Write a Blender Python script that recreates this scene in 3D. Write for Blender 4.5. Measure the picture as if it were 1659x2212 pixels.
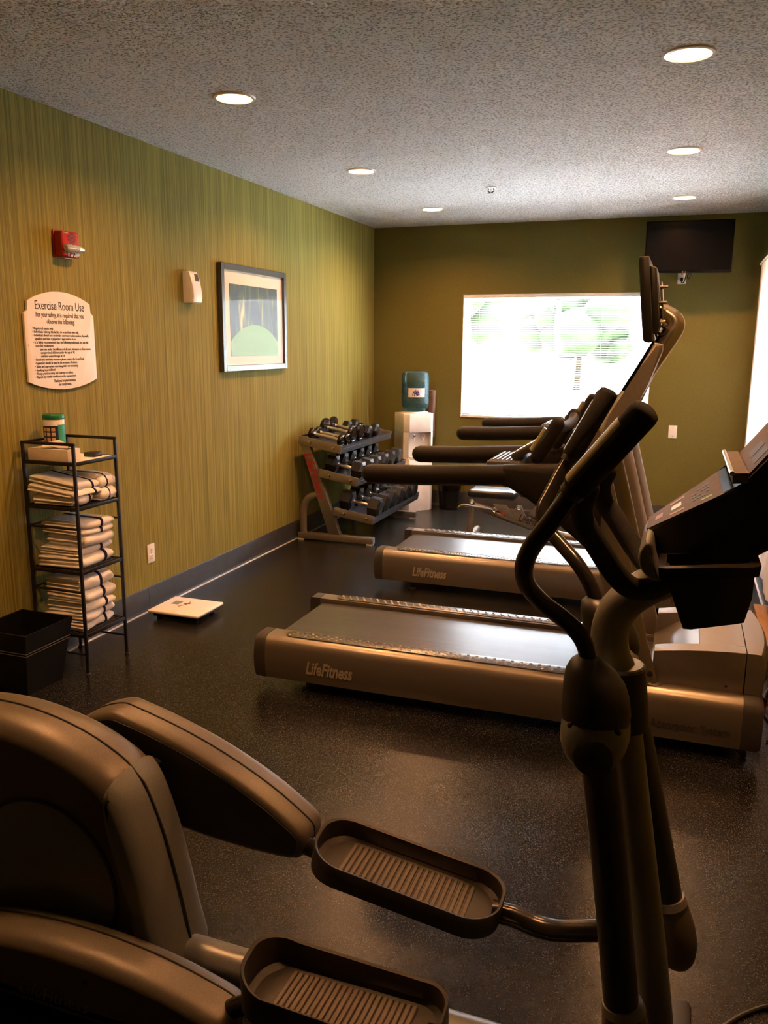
import bpy, bmesh, math, random
from mathutils import Vector, Matrix, noise
R = math.radians
random.seed(7)
for o in list(bpy.data.objects):
    bpy.data.objects.remove(o)
SC = bpy.context.scene
COL = SC.collection

# ------------------------------------------------------------------ camera, world, sun, exposure
cd = bpy.data.cameras.new('camera')
cam = bpy.data.objects.new('camera', cd)
COL.objects.link(cam)
cd.sensor_fit = 'HORIZONTAL'
cd.sensor_width = 36.0
cd.lens = 36.0 * 1790.0 / 1659.0
cd.clip_start = 0.02
cd.clip_end = 300
CR = Matrix(((0.941649, -0.073473, 0.328478), (0.336526, 0.185669, -0.923189), (0.006841, 0.979862, 0.199561)))
cam.matrix_world = Matrix.Translation((0, 0, 1.622)) @ CR.to_4x4()
SC.camera = cam

wd = bpy.data.worlds.new('sky')
SC.world = wd
wd.use_nodes = True
wb = wd.node_tree.nodes['Background']
wb.inputs['Color'].default_value = (0.80, 0.86, 1.0, 1)
wb.inputs['Strength'].default_value = 1.3

sd = bpy.data.lights.new('sun', 'SUN')
sd.energy = 40.0
sd.angle = R(0.6)
sd.color = (0.88, 0.93, 1.0)
sun = bpy.data.objects.new('sun', sd)
COL.objects.link(sun)
sun.rotation_euler = (R(-27), 0, R(15))     # high over the lawn, on the tops of the blind slats

vs = SC.view_settings
vs.view_transform = 'Standard'
vs.look = 'None'
vs.exposure = 3.0
vs.gamma = 1.0
vs.use_curve_mapping = False

# ------------------------------------------------------------------ materials
MATS = {}

def nt(name):
    m = bpy.data.materials.new(name)
    m.use_nodes = True
    t = m.node_tree
    return m, t, t.nodes['Principled BSDF']

def node(t, kind, **k):
    n = t.nodes.new(kind)
    for a, b in k.items():
        if a.startswith('i_'):
            n.inputs[a[2:].replace('_', ' ')].default_value = b
        else:
            setattr(n, a, b)
    return n

def c4(c):
    return (c[0], c[1], c[2], 1)

def mat(name, c1, c2=None, rough=.5, metal=0., scale=30., bump=0., bscale=200., coat=0., spec=.5, sheen=0., stretch=None, rvar=0.):
    """procedural material: noise between two tones, fine noise relief"""
    m, t, b = nt(name)
    if c2 is None:
        c2 = tuple(x * .86 for x in c1)
    tc = node(t, 'ShaderNodeTexCoord')
    src = tc.outputs['Object']
    if stretch:
        mp = node(t, 'ShaderNodeMapping')
        mp.inputs['Scale'].default_value = stretch
        t.links.new(src, mp.inputs['Vector'])
        src = mp.outputs['Vector']
    n = node(t, 'ShaderNodeTexNoise', i_Scale=scale, i_Detail=3.)
    t.links.new(src, n.inputs['Vector'])
    r = node(t, 'ShaderNodeValToRGB')
    r.color_ramp.elements[0].position = .35
    r.color_ramp.elements[1].position = .65
    r.color_ramp.elements[0].color = c4(c2)
    r.color_ramp.elements[1].color = c4(c1)
    t.links.new(n.outputs['Fac'], r.inputs['Fac'])
    t.links.new(r.outputs['Color'], b.inputs['Base Color'])
    b.inputs['Roughness'].default_value = rough
    b.inputs['Metallic'].default_value = metal
    b.inputs['Specular IOR Level'].default_value = spec
    b.inputs['Coat Weight'].default_value = coat
    b.inputs['Coat Roughness'].default_value = .12
    if sheen:
        b.inputs['Sheen Weight'].default_value = sheen
    if rvar:
        mr = node(t, 'ShaderNodeMapRange')
        mr.inputs['To Min'].default_value = rough - rvar
        mr.inputs['To Max'].default_value = rough + rvar
        t.links.new(n.outputs['Fac'], mr.inputs['Value'])
        t.links.new(mr.outputs['Result'], b.inputs['Roughness'])
    if bump:
        n2 = node(t, 'ShaderNodeTexNoise', i_Scale=bscale, i_Detail=2.)
        t.links.new(src, n2.inputs['Vector'])
        bp = node(t, 'ShaderNodeBump', i_Strength=bump, i_Distance=.003)
        t.links.new(n2.outputs['Fac'], bp.inputs['Height'])
        t.links.new(bp.outputs['Normal'], b.inputs['Normal'])
    MATS[name] = m
    return m

def wallpaper(name, a, bcol, ccol):
    m, t, b = nt(name)
    tc = node(t, 'ShaderNodeTexCoord')
    def streak(sy, sz, det):
        mp = node(t, 'ShaderNodeMapping')
        mp.inputs['Scale'].default_value = (1, sy, sz)
        t.links.new(tc.outputs['Object'], mp.inputs['Vector'])
        n = node(t, 'ShaderNodeTexNoise', i_Scale=1., i_Detail=det, i_Roughness=.65)
        t.links.new(mp.outputs['Vector'], n.inputs['Vector'])
        return n
    n1 = streak(70, .55, 4)
    n2 = streak(240, .9, 2)
    r = node(t, 'ShaderNodeValToRGB')
    e = r.color_ramp.elements
    e[0].position = .36
    e[0].color = c4(bcol)
    e[1].position = .62
    e[1].color = c4(a)
    t.links.new(n1.outputs['Fac'], r.inputs['Fac'])
    r2 = node(t, 'ShaderNodeValToRGB')
    r2.color_ramp.elements[0].position = .40
    r2.color_ramp.elements[0].color = c4(ccol)
    r2.color_ramp.elements[1].position = .56
    r2.color_ramp.elements[1].color = (1, 1, 1, 1)
    t.links.new(n2.outputs['Fac'], r2.inputs['Fac'])
    mx = node(t, 'ShaderNodeMix', data_type='RGBA', blend_type='MULTIPLY')
    mx.inputs['Factor'].default_value = .6
    t.links.new(r.outputs['Color'], mx.inputs['A'])
    t.links.new(r2.outputs['Color'], mx.inputs['B'])
    t.links.new(mx.outputs['Result'], b.inputs['Base Color'])
    b.inputs['Roughness'].default_value = .7
    b.inputs['Specular IOR Level'].default_value = .12
    bp = node(t, 'ShaderNodeBump', i_Strength=.25, i_Distance=.002)
    t.links.new(n2.outputs['Fac'], bp.inputs['Height'])
    t.links.new(bp.outputs['Normal'], b.inputs['Normal'])
    MATS[name] = m

def popcorn(name):
    """sprayed acoustic texture: lumpy relief"""
    m, t, b = nt(name)
    tc = node(t, 'ShaderNodeTexCoord')
    n = node(t, 'ShaderNodeTexNoise', i_Scale=80., i_Detail=3., i_Roughness=.6)
    t.links.new(tc.outputs['Object'], n.inputs['Vector'])
    r = node(t, 'ShaderNodeValToRGB')
    r.color_ramp.elements[0].position = .40
    r.color_ramp.elements[1].position = .54
    t.links.new(n.outputs['Fac'], r.inputs['Fac'])
    bp = node(t, 'ShaderNodeBump', i_Strength=1., i_Distance=.018)
    t.links.new(r.outputs['Color'], bp.inputs['Height'])
    t.links.new(bp.outputs['Normal'], b.inputs['Normal'])
    rc = node(t, 'ShaderNodeValToRGB')
    rc.color_ramp.elements[0].color = (.46, .41, .37, 1)  # shade in the hollows between lumps, painted into the base colour
    rc.color_ramp.elements[0].position = .38
    rc.color_ramp.elements[1].color = (.90, .89, .88, 1)
    rc.color_ramp.elements[1].position = .48
    t.links.new(n.outputs['Fac'], rc.inputs['Fac'])
    t.links.new(rc.outputs['Color'], b.inputs['Base Color'])
    b.inputs['Roughness'].default_value = .9
    b.inputs['Specular IOR Level'].default_value = .2
    MATS[name] = m

def rubber_floor(name):
    m, t, b = nt(name)
    tc = node(t, 'ShaderNodeTexCoord')
    v = node(t, 'ShaderNodeTexVoronoi', i_Scale=420.)
    t.links.new(tc.outputs['Object'], v.inputs['Vector'])
    sep = node(t, 'ShaderNodeSeparateColor')
    t.links.new(v.outputs['Color'], sep.inputs['Color'])
    r = node(t, 'ShaderNodeValToRGB')
    e = r.color_ramp.elements
    e[0].position = .0
    e[0].color = (.0045, .0042, .0042, 1)
    e[1].position = .80
    e[1].color = (.009, .0083, .0080, 1)
    x = e.new(.93)
    x.color = (.055, .050, .046, 1)
    t.links.new(sep.outputs['Red'], r.inputs['Fac'])
    t.links.new(r.outputs['Color'], b.inputs['Base Color'])
    n = node(t, 'ShaderNodeTexNoise', i_Scale=5., i_Detail=4.)
    t.links.new(tc.outputs['Object'], n.inputs['Vector'])
    mr = node(t, 'ShaderNodeMapRange')
    mr.inputs['To Min'].default_value = .20
    mr.inputs['To Max'].default_value = .30
    t.links.new(n.outputs['Fac'], mr.inputs['Value'])
    t.links.new(mr.outputs['Result'], b.inputs['Roughness'])
    b.inputs['Specular IOR Level'].default_value = .26
    n2 = node(t, 'ShaderNodeTexNoise', i_Scale=480., i_Detail=2.)
    t.links.new(tc.outputs['Object'], n2.inputs['Vector'])
    bp = node(t, 'ShaderNodeBump', i_Strength=.12, i_Distance=.002)
    t.links.new(n2.outputs['Fac'], bp.inputs['Height'])
    t.links.new(bp.outputs['Normal'], b.inputs['Normal'])
    MATS[name] = m

def glow(name, col, strength):
    m, t, b = nt(name)
    b.inputs['Base Color'].default_value = (.9, .85, .8, 1)
    b.inputs['Emission Color'].default_value = c4(col)
    b.inputs['Emission Strength'].default_value = strength
    MATS[name] = m

def pane(name, tint=(1, 1, 1), gloss=.0, ior=1.45, coat=1.):
    """thin sheet: fresnel mix of clear transmission and mirror reflection"""
    m, t, b = nt(name)
    t.nodes.remove(b)
    out = t.nodes['Material Output']
    tr = node(t, 'ShaderNodeBsdfTransparent')
    tr.inputs['Color'].default_value = c4(tint)
    gl = node(t, 'ShaderNodeBsdfGlossy')
    gl.inputs['Roughness'].default_value = gloss
    fr = node(t, 'ShaderNodeFresnel', i_IOR=ior)
    mx = node(t, 'ShaderNodeMixShader')
    ml = node(t, 'ShaderNodeMath', operation='MULTIPLY')
    ml.inputs[1].default_value = coat
    t.links.new(fr.outputs['Fac'], ml.inputs[0])
    t.links.new(ml.outputs[0], mx.inputs['Fac'])
    t.links.new(tr.outputs['BSDF'], mx.inputs[1])
    t.links.new(gl.outputs['BSDF'], mx.inputs[2])
    t.links.new(mx.outputs['Shader'], out.inputs['Surface'])
    MATS[name] = m

def translucent(name, col, amount):
    m, t, b = nt(name)
    out = t.nodes['Material Output']
    b.inputs['Base Color'].default_value = c4(col)
    b.inputs['Roughness'].default_value = .8
    tl = node(t, 'ShaderNodeBsdfTranslucent')
    tl.inputs['Color'].default_value = c4(col)
    n = node(t, 'ShaderNodeTexNoise', i_Scale=300.)
    bp = node(t, 'ShaderNodeBump', i_Strength=.1, i_Distance=.001)
    t.links.new(n.outputs['Fac'], bp.inputs['Height'])
    t.links.new(bp.outputs['Normal'], b.inputs['Normal'])
    mx = node(t, 'ShaderNodeMixShader')
    mx.inputs['Fac'].default_value = amount
    t.links.new(b.outputs['BSDF'], mx.inputs[1])
    t.links.new(tl.outputs['BSDF'], mx.inputs[2])
    t.links.new(mx.outputs['Shader'], out.inputs['Surface'])
    MATS[name] = m

def artwork(name):
    """generic print: yellow-green stems over dark green, a pale lime curve below"""
    m, t, b = nt(name)
    tc = node(t, 'ShaderNodeTexCoord')
    mp = node(t, 'ShaderNodeMapping')
    mp.inputs['Rotation'].default_value = (R(-14), 0, 0)
    mp.inputs['Scale'].default_value = (1, 15, 1.6)
    t.links.new(tc.outputs['Object'], mp.inputs['Vector'])
    n = node(t, 'ShaderNodeTexNoise', i_Scale=1.3, i_Detail=3., i_Distortion=.6)
    t.links.new(mp.outputs['Vector'], n.inputs['Vector'])
    r = node(t, 'ShaderNodeValToRGB')
    e = r.color_ramp.elements
    e[0].position = .50
    e[0].color = (.010, .016, .005, 1)
    e[1].position = .70
    e[1].color = (.55, .52, .08, 1)
    x = e.new(.60)
    x.color = (.06, .09, .012, 1)
    t.links.new(n.outputs['Fac'], r.inputs['Fac'])
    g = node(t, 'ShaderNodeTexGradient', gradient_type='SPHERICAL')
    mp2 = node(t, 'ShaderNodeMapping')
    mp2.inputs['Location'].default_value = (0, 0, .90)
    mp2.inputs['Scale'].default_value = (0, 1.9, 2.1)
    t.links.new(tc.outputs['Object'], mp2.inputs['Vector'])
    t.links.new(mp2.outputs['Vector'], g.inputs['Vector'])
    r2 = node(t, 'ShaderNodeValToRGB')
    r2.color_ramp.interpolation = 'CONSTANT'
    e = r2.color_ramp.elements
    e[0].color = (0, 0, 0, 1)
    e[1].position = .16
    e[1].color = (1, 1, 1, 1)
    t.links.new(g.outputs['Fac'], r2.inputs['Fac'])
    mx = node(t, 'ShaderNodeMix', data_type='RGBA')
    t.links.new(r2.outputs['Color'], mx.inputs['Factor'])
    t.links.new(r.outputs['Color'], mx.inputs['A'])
    mx.inputs['B'].default_value = (.14, .33, .035, 1)  # lime dome: reflection of the lawn in the glass, painted into the print
    t.links.new(mx.outputs['Result'], b.inputs['Base Color'])
    b.inputs['Roughness'].default_value = .5
    MATS[name] = m

wallpaper('wallpaper', (.315, .282, .070), (.19, .167, .036), (.54, .52, .42))
mat('olive_paint', (.145, .130, .026), (.13, .117, .023), rough=.6, scale=60, bump=.25, bscale=500, spec=.3)
popcorn('popcorn')
rubber_floor('rubber_floor')
mat('base_rubber', (.035, .037, .042), (.026, .028, .032), rough=.45, scale=14, bump=.08, bscale=120)
mat('caulk', (.62, .64, .70), (.5, .5, .55), rough=.4, scale=60)
mat('white_vinyl', (.78, .78, .76), (.72, .72, .70), rough=.4, scale=20)
mat('mullion_grey', (.20, .22, .26), (.18, .20, .24), rough=.5, scale=20)
mat('slat_white', (.86, .86, .84), (.82, .82, .80), rough=.45, scale=20)
pane('window_glass', (.97, .985, .98))
pane('picture_glass', (1, 1, 1), .004, 1.3, .035)
mat('white_plastic', (.80, .78, .74), (.75, .73, .69), rough=.38, scale=20)
mat('cooler_white', (.78, .76, .73), (.73, .71, .68), rough=.35, scale=12)
mat('sign_cream', (.80, .74, .66), (.77, .71, .63), rough=.45, scale=12)
mat('ink', (.035, .022, .016), rough=.5)
mat('dark_slot', (.01, .01, .01), rough=.6)
mat('alarm_red', (.42, .012, .012), (.36, .01, .01), rough=.35, scale=20)
mat('white_print', (.75, .74, .72), rough=.5)
mat('strobe_clear', (.72, .70, .67), (.5, .48, .45), rough=.08, scale=60, coat=1., metal=.5)
mat('chrome', (.78, .78, .80), (.70, .70, .72), rough=.12, metal=1., scale=20)
mat('frame_dark', (.055, .055, .062), (.045, .045, .05), rough=.32, scale=30, coat=.3)
mat('mat_board', (.74, .66, .56), (.72, .64, .54), rough=.85, scale=60)
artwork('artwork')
mat('shelf_iron', (.032, .028, .026), (.02, .018, .017), rough=.42, metal=.6, scale=40, bump=.15)
mat('towel', (.93, .89, .86), (.86, .82, .79), rough=1., scale=45, bump=.6, bscale=900, sheen=.5, spec=.0)
mat('towel_stripe', (.022, .024, .085), (.014, .015, .06), rough=.95, scale=60, bump=1., bscale=420, spec=.1)
mat('bin_black', (.007, .007, .008), (.005, .005, .006), spec=.2, rough=.38, scale=20, bump=.06, bscale=300)
mat('bin_seam', (.16, .15, .15), rough=.35)
mat('card_box', (.70, .62, .50), (.62, .54, .43), rough=.6, scale=14)
mat('tissue', (.86, .82, .78), (.80, .76, .72), rough=.9, scale=40, bump=.4)
mat('paper', (.80, .76, .70), rough=.8)
mat('wipe_white', (.78, .76, .72), rough=.4)
mat('wipe_green', (.006, .17, .075), (.005, .14, .06), rough=.35)
mat('wipe_teal', (.03, .30, .20), rough=.4)
mat('wipe_navy', (.012, .016, .045), rough=.4)
mat('wipe_tan', (.55, .36, .22), rough=.5)
mat('scale_white', (.82, .79, .76), (.79, .76, .73), rough=.32, scale=12, coat=.2)
mat('lcd_grey', (.30, .31, .34), rough=.2)
mat('brown_print', (.20, .10, .045), rough=.5)
mat('rack_silver', (.25, .23, .205), (.22, .20, .18), rough=.42, metal=.65, scale=60, bump=.05, bscale=400)
mat('rack_tray', (.035, .037, .045), (.025, .027, .033), rough=.35, metal=.3, scale=60)
mat('red_print', (.30, .012, .018), rough=.45)
mat('db_black', (.008, .008, .009), (.006, .006, .007), rough=.28, scale=30, bump=.06, bscale=260)
mat('db_gloss', (.007, .007, .008), (.006, .006, .006), rough=.16, scale=30)
mat('steel_handle', (.62, .56, .50), (.5, .45, .40), rough=.28, metal=1., scale=80)
def tinted(name, tint, body, amount):
    """cloudy tinted plastic: clear sheet mixed with a milky body colour"""
    pane(name, tint, .05, 1.35)
    t = MATS[name].node_tree
    out = t.nodes['Material Output']
    src = out.inputs['Surface'].links[0].from_socket
    d = node(t, 'ShaderNodeBsdfDiffuse')
    d.inputs['Color'].default_value = c4(body)
    mx = node(t, 'ShaderNodeMixShader')
    mx.inputs['Fac'].default_value = amount
    t.links.new(src, mx.inputs[1])
    t.links.new(d.outputs['BSDF'], mx.inputs[2])
    t.links.new(mx.outputs['Shader'], out.inputs['Surface'])
tinted('bottle_blue', (.64, .80, .84), (.10, .20, .215), .33)
mat('bottle_label', (.74, .70, .70), rough=.5)
mat('label_blue', (.03, .03, .22), rough=.5)
mat('cup_brown', (.16, .085, .045), (.13, .07, .035), rough=.45, scale=30)
pane('bag_clear', (.45, .45, .45), .2, 1.6)
mat('tread_silver', (.27, .235, .20), (.25, .218, .185), rough=.36, metal=.75, scale=160, bump=.03, bscale=600)
mat('tube_silver', (.50, .46, .42), (.46, .42, .38), rough=.26, metal=.85, scale=120)
mat('tread_cap', (.045, .040, .036), (.035, .031, .028), rough=.5, scale=40)
mat('tread_rubber', (.015, .0125, .010), (.012, .010, .008), spec=.15, rough=.5, scale=60, bump=.3, bscale=700)
mat('belt', (.060, .060, .068), (.030, .030, .035), spec=.75, rough=.30, scale=6, stretch=(.35, 9, 1), rvar=.05)
mat('pad_grey', (.20, .185, .17), (.18, .165, .15), rough=.26, metal=.7, scale=60)
mat('stud', (.24, .22, .20), rough=.3, metal=.7)
mat('embossed', (.55, .49, .40), rough=.4, metal=.5)
mat('console_grey', (.27, .24, .21), (.24, .215, .19), rough=.40, metal=.3, scale=60)
mat('console_black', (.015, .014, .014), (.011, .011, .011), rough=.4, scale=40, bump=.08, bscale=500)
mat('screen_black', (.004, .004, .005), rough=.3, spec=.06)
mat('ell_silver', (.215, .212, .21), (.19, .188, .186), rough=.36, metal=.4, scale=200, bump=.04, bscale=700)
mat('ell_body', (.12, .098, .074), (.10, .082, .062), rough=.42, metal=.35, scale=220, bump=.08, bscale=800)
mat('ell_dark', (.018, .016, .015), (.013, .012, .011), rough=.42, scale=60, bump=.08, bscale=500)
mat('ell_tube', (.035, .030, .026), (.028, .024, .021), rough=.22, metal=.5, scale=60)
mat('foam', (.012, .011, .010), (.009, .008, .008), rough=.8, scale=80, bump=.4, bscale=800, spec=.25)
mat('pedal', (.10, .078, .056), (.085, .066, .048), rough=.62, scale=60, bump=.15, bscale=500)
mat('pedal_rim', (.030, .024, .019), (.024, .019, .015), rough=.55, scale=60)
mat('face_print', (.12, .10, .09), (.10, .085, .075), rough=.65, scale=40, spec=.15)
mat('face_ink', (.035, .033, .035), rough=.5)
mat('face_orange', (.32, .17, .09), rough=.5)
mat('face_green', (.22, .36, .10), rough=.5)
mat('face_white', (.62, .68, .68), rough=.4)
mat('tv_black', (.004, .004, .004), (.003, .003, .003), rough=.4, spec=.08)
mat('cord_black', (.010, .010, .010), rough=.45)
mat('tag_orange', (.72, .15, .02), rough=.5)
mat('wood', (.34, .19, .10), (.27, .145, .07), rough=.55, scale=10, stretch=(8, 1, 8))
mat('bench_pad', (.014, .014, .016), (.011, .011, .012), rough=.28, scale=40, bump=.1, bscale=300)
mat('bench_frame', (.26, .235, .205), (.23, .205, .18), rough=.38, metal=.6, scale=60)
mat('warn_red', (.30, .05, .03), rough=.5)
mat('lamp_trim', (.72, .68, .62), rough=.4)
mat('lamp_reflector', (.75, .70, .62), rough=.3, metal=.3)
glow('lamp_lens', (1.0, .50, .22), .9)
translucent('drape', (.88, .84, .82), .12)
mat('grass', (.14, .155, .10), (.11, .125, .08), rough=.8, scale=3, bump=.5, bscale=40)
mat('concrete', (.56, .57, .60), (.50, .51, .54), rough=.85, scale=4, bump=.3, bscale=60)
mat('leaf', (.085, .115, .06), (.05, .07, .035), rough=.6, scale=2, bump=.5, bscale=20)
mat('bark', (.12, .08, .05), (.08, .05, .03), rough=.9, scale=8, bump=.5, bscale=30)

# ------------------------------------------------------------------ mesh helpers
def V(*a):
    return Vector(a)

def smooth_path(pts, n):
    """Catmull-Rom through the points (x, y, z[, r])"""
    P = [Vector(p) for p in pts]
    P = [2 * P[0] - P[1]] + P + [2 * P[-1] - P[-2]]
    out = []
    for i in range(1, len(P) - 2):
        a, b, c, d = P[i - 1], P[i], P[i + 1], P[i + 2]
        for k in range(n):
            t = k / n
            out.append(.5 * ((2 * b) + (c - a) * t + (2 * a - 5 * b + 4 * c - d) * t * t + (3 * b - a - 3 * c + d) * t ** 3))
    out.append(P[-2])
    return out

class MB:
    def __init__(s):
        s.bm = bmesh.new()

    def box(s, c, size, rot=None, bev=0., seg=2):
        bm = s.bm
        M = Matrix.Translation(c) @ (rot.to_4x4() if rot else Matrix.Identity(4)) @ Matrix.Diagonal((size[0], size[1], size[2], 1))
        vv = bmesh.ops.create_cube(bm, size=1., matrix=M)['verts']
        if bev:
            ed = list({e for v in vv for e in v.link_edges})
            bmesh.ops.bevel(bm, geom=ed, offset=bev, segments=seg, affect='EDGES', profile=.5, clamp_overlap=True)
        return s

    def span(s, a, b, bev=0., seg=2):
        return s.box([(a[i] + b[i]) / 2 for i in range(3)], [abs(b[i] - a[i]) for i in range(3)], None, bev, seg)

    def loft(s, rings, closed=False, caps=True):
        bm = s.bm
        vr = [[bm.verts.new(p) for p in r] for r in rings]
        n = len(vr[0])
        m = len(vr)
        for i in range(m if closed else m - 1):
            a, b = vr[i], vr[(i + 1) % m]
            for j in range(n):
                k = (j + 1) % n
                try:
                    bm.faces.new((a[j], a[k], b[k], b[j]))
                except ValueError:
                    pass
        if caps and not closed:
            bm.faces.new(list(reversed(vr[0])))
            bm.faces.new(vr[-1])
        return s

    def tube(s, pts, r, seg=12, smooth=0, flat=1., round_ends=False, up=None):
        """round (or flattened) bar through points; r is a number or a list along the points"""
        if not isinstance(r, (list, tuple)):
            r = [r] * len(pts)
        q = [(*p, rr) for p, rr in zip(pts, r)]
        if smooth:
            Q = smooth_path(q, smooth)
        else:
            Q = [Vector(x) for x in q]
        P = [x.to_3d() if len(x) == 3 else Vector(x[:3]) for x in Q]
        RR = [x[3] for x in Q]
        if round_ends:
            def hemi(p, d, rad):
                return [(p + d * (rad * math.sin(a)), max(rad * math.cos(a), rad * .05)) for a in (R(30), R(58), R(80), R(90))]
            d0 = (P[0] - P[1]).normalized()
            d1 = (P[-1] - P[-2]).normalized()
            h0 = list(reversed(hemi(P[0], d0, RR[0])))
            h1 = hemi(P[-1], d1, RR[-1])
            P = [x[0] for x in h0] + P + [x[0] for x in h1]
            RR = [x[1] for x in h0] + RR + [x[1] for x in h1]
        n = len(P)
        T = []
        for i in range(n):
            t = (P[min(i + 1, n - 1)] - P[max(i - 1, 0)])
            T.append(t.normalized())
        ref = Vector(up) if up else (V(0, 1, 0) if abs(T[0].y) < .9 else V(0, 0, 1))
        N = (ref - ref.dot(T[0]) * T[0]).normalized()
        rings = []
        for i in range(n):
            N = (N - N.dot(T[i]) * T[i]).normalized()
            Bv = T[i].cross(N)
            rings.append([P[i] + N * (RR[i] * flat * math.cos(2 * math.pi * k / seg)) + Bv * (RR[i] * math.sin(2 * math.pi * k / seg)) for k in range(seg)])
        return s.loft(rings)

    def rod(s, a, b, r, seg=10):
        return s.tube([a, b], r, seg)

    def lathe(s, prof, c=(0, 0, 0), axis='z', seg=24, caps=True):
        """profile of (radius, height) turned about an axis through c"""
        rings = []
        for r, h in prof:
            ring = []
            for k in range(seg):
                a = 2 * math.pi * k / seg
                x, y = r * math.cos(a), r * math.sin(a)
                if axis == 'z':
                    p = V(c[0] + x, c[1] + y, c[2] + h)
                elif axis == 'y':
                    p = V(c[0] + x, c[1] + h, c[2] + y)
                else:
                    p = V(c[0] + h, c[1] + x, c[2] + y)
                ring.append(p)
            rings.append(ring)
        return s.loft(rings, caps=caps)

    def prism(s, poly, a, b, plane='xz', bev=0., seg=2):
        """outline in a plane extruded from a to b along the third axis"""
        bm = s.bm
        def p3(p, h):
            return {'xz': (p[0], h, p[1]), 'xy': (p[0], p[1], h), 'yz': (h, p[0], p[1])}[plane]
        v0 = [bm.verts.new(p3(p, a)) for p in poly]
        v1 = [bm.verts.new(p3(p, b)) for p in poly]
        n = len(poly)
        fs = [bm.faces.new(v0), bm.faces.new(list(reversed(v1)))]
        for i in range(n):
            j = (i + 1) % n
            fs.append(bm.faces.new((v0[j], v0[i], v1[i], v1[j])))
        if bev:
            ed = list({e for f in fs[:2] for e in f.edges})
            bmesh.ops.bevel(bm, geom=ed, offset=bev, segments=seg, affect='EDGES', profile=.5, clamp_overlap=True)
        return s

    def ball(s, c, rad, u=20, v=12, rot=None):
        M = Matrix.Translation(c) @ (rot.to_4x4() if rot else Matrix.Identity(4)) @ Matrix.Diagonal((rad[0], rad[1], rad[2], 1))
        bmesh.ops.create_uvsphere(s.bm, u_segments=u, v_segments=v, radius=1., matrix=M)
        return s

    def quad(s, pts):
        s.bm.faces.new([s.bm.verts.new(p) for p in pts])
        return s

def inset_poly(poly, d):
    n = len(poly)
    area = sum(poly[i][0] * poly[(i + 1) % n][1] - poly[(i + 1) % n][0] * poly[i][1] for i in range(n))
    sg = 1 if area > 0 else -1
    out = []
    for i in range(n):
        p, a, b = Vector(poly[i]), Vector(poly[i - 1]), Vector(poly[(i + 1) % n])
        e1, e2 = (p - a).normalized(), (b - p).normalized()
        n1, n2 = Vector((-e1.y, e1.x)) * sg, Vector((-e2.y, e2.x)) * sg
        m = (n1 + n2)
        m = m.normalized() if m.length > 1e-6 else n1
        k = 1 / max(.5, m.dot(n1))
        q = p + m * d * k
        out.append((q.x, q.y))
    return out

def soft(poly, n=4):
    P = smooth_path([(p[0], p[1], 0) for p in list(poly) + [poly[0]]], n)
    return [(p.x, p.y) for p in P[:-1]]

def pillow(poly, y0, y1, r, ry=None, n=6):
    """side outline (x, z) swelling in y with rounded shoulders"""
    ry = ry or r
    lo = []
    for k in range(n + 1):
        a = R(90 * k / n)
        lo.append([V(p[0], y0 + ry * (1 - math.cos(a)), p[1]) for p in inset_poly(poly, r * (1 - math.sin(a)))])
    hi = [[V(q.x, y1 - (q.y - y0), q.z) for q in ring] for ring in reversed(lo)]
    m = MB()
    return m.loft(lo + hi)

def root_loc(o):
    while o.parent:
        o = o.parent
    return o.location.copy()

def obj(name, mb, m, parent=None, smooth=True, angle=35, local=False):
    """one mesh object; coordinates are given in the room unless local is set"""
    bm = mb.bm
    bmesh.ops.recalc_face_normals(bm, faces=bm.faces)
    if parent is not None and not local:
        L = root_loc(parent)
        bmesh.ops.translate(bm, verts=bm.verts, vec=-L)
    me = bpy.data.meshes.new(name)
    bm.to_mesh(me)
    bm.free()
    me.materials.append(MATS[m] if isinstance(m, str) else m)
    if smooth:
        me.shade_smooth()
        me.set_sharp_from_angle(angle=R(angle))
    o = bpy.data.objects.new(name, me)
    COL.objects.link(o)
    if parent is not None:
        o.parent = parent
    return o

def whole(name, mb, m, loc, label, cat, group=None, **k):
    """a thing that is one mesh, with its origin at loc"""
    bmesh.ops.translate(mb.bm, verts=mb.bm.verts, vec=-Vector(loc))
    o = obj(name, mb, m, **k)
    o.location = loc
    return tag(o, label, cat, group)

def tag(o, label, cat, group=None):
    o['label'] = label
    o['category'] = cat
    if group:
        o['group'] = group
    return o

def thing(name, label, cat, loc=(0, 0, 0), rz=0., group=None):
    o = bpy.data.objects.new(name, None)
    o.empty_display_size = .1
    COL.objects.link(o)
    o.location = loc
    o.rotation_euler = (0, 0, rz)
    return tag(o, label, cat, group)

def struct(name, mb, m, parent=None, **k):
    o = obj(name, mb, m, parent, **k)
    if parent is None:
        o['kind'] = 'structure'
    return o

def part_label(o, s):
    o['label'] = s
    return o

def dup(root, loc, rz=0., label=None, group=None, skip=()):
    r = root.copy()
    COL.objects.link(r)
    r.location = loc
    r.rotation_euler = (0, 0, rz)
    if label:
        r['label'] = label
    if group:
        r['group'] = group
    for ch in list(root.children):
        if ch.name.split('.')[0] in skip:
            continue
        c = ch.copy()
        COL.objects.link(c)
        c.parent = r
        for g in list(ch.children):
            d = g.copy()
            COL.objects.link(d)
            d.parent = c
    return r

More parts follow.
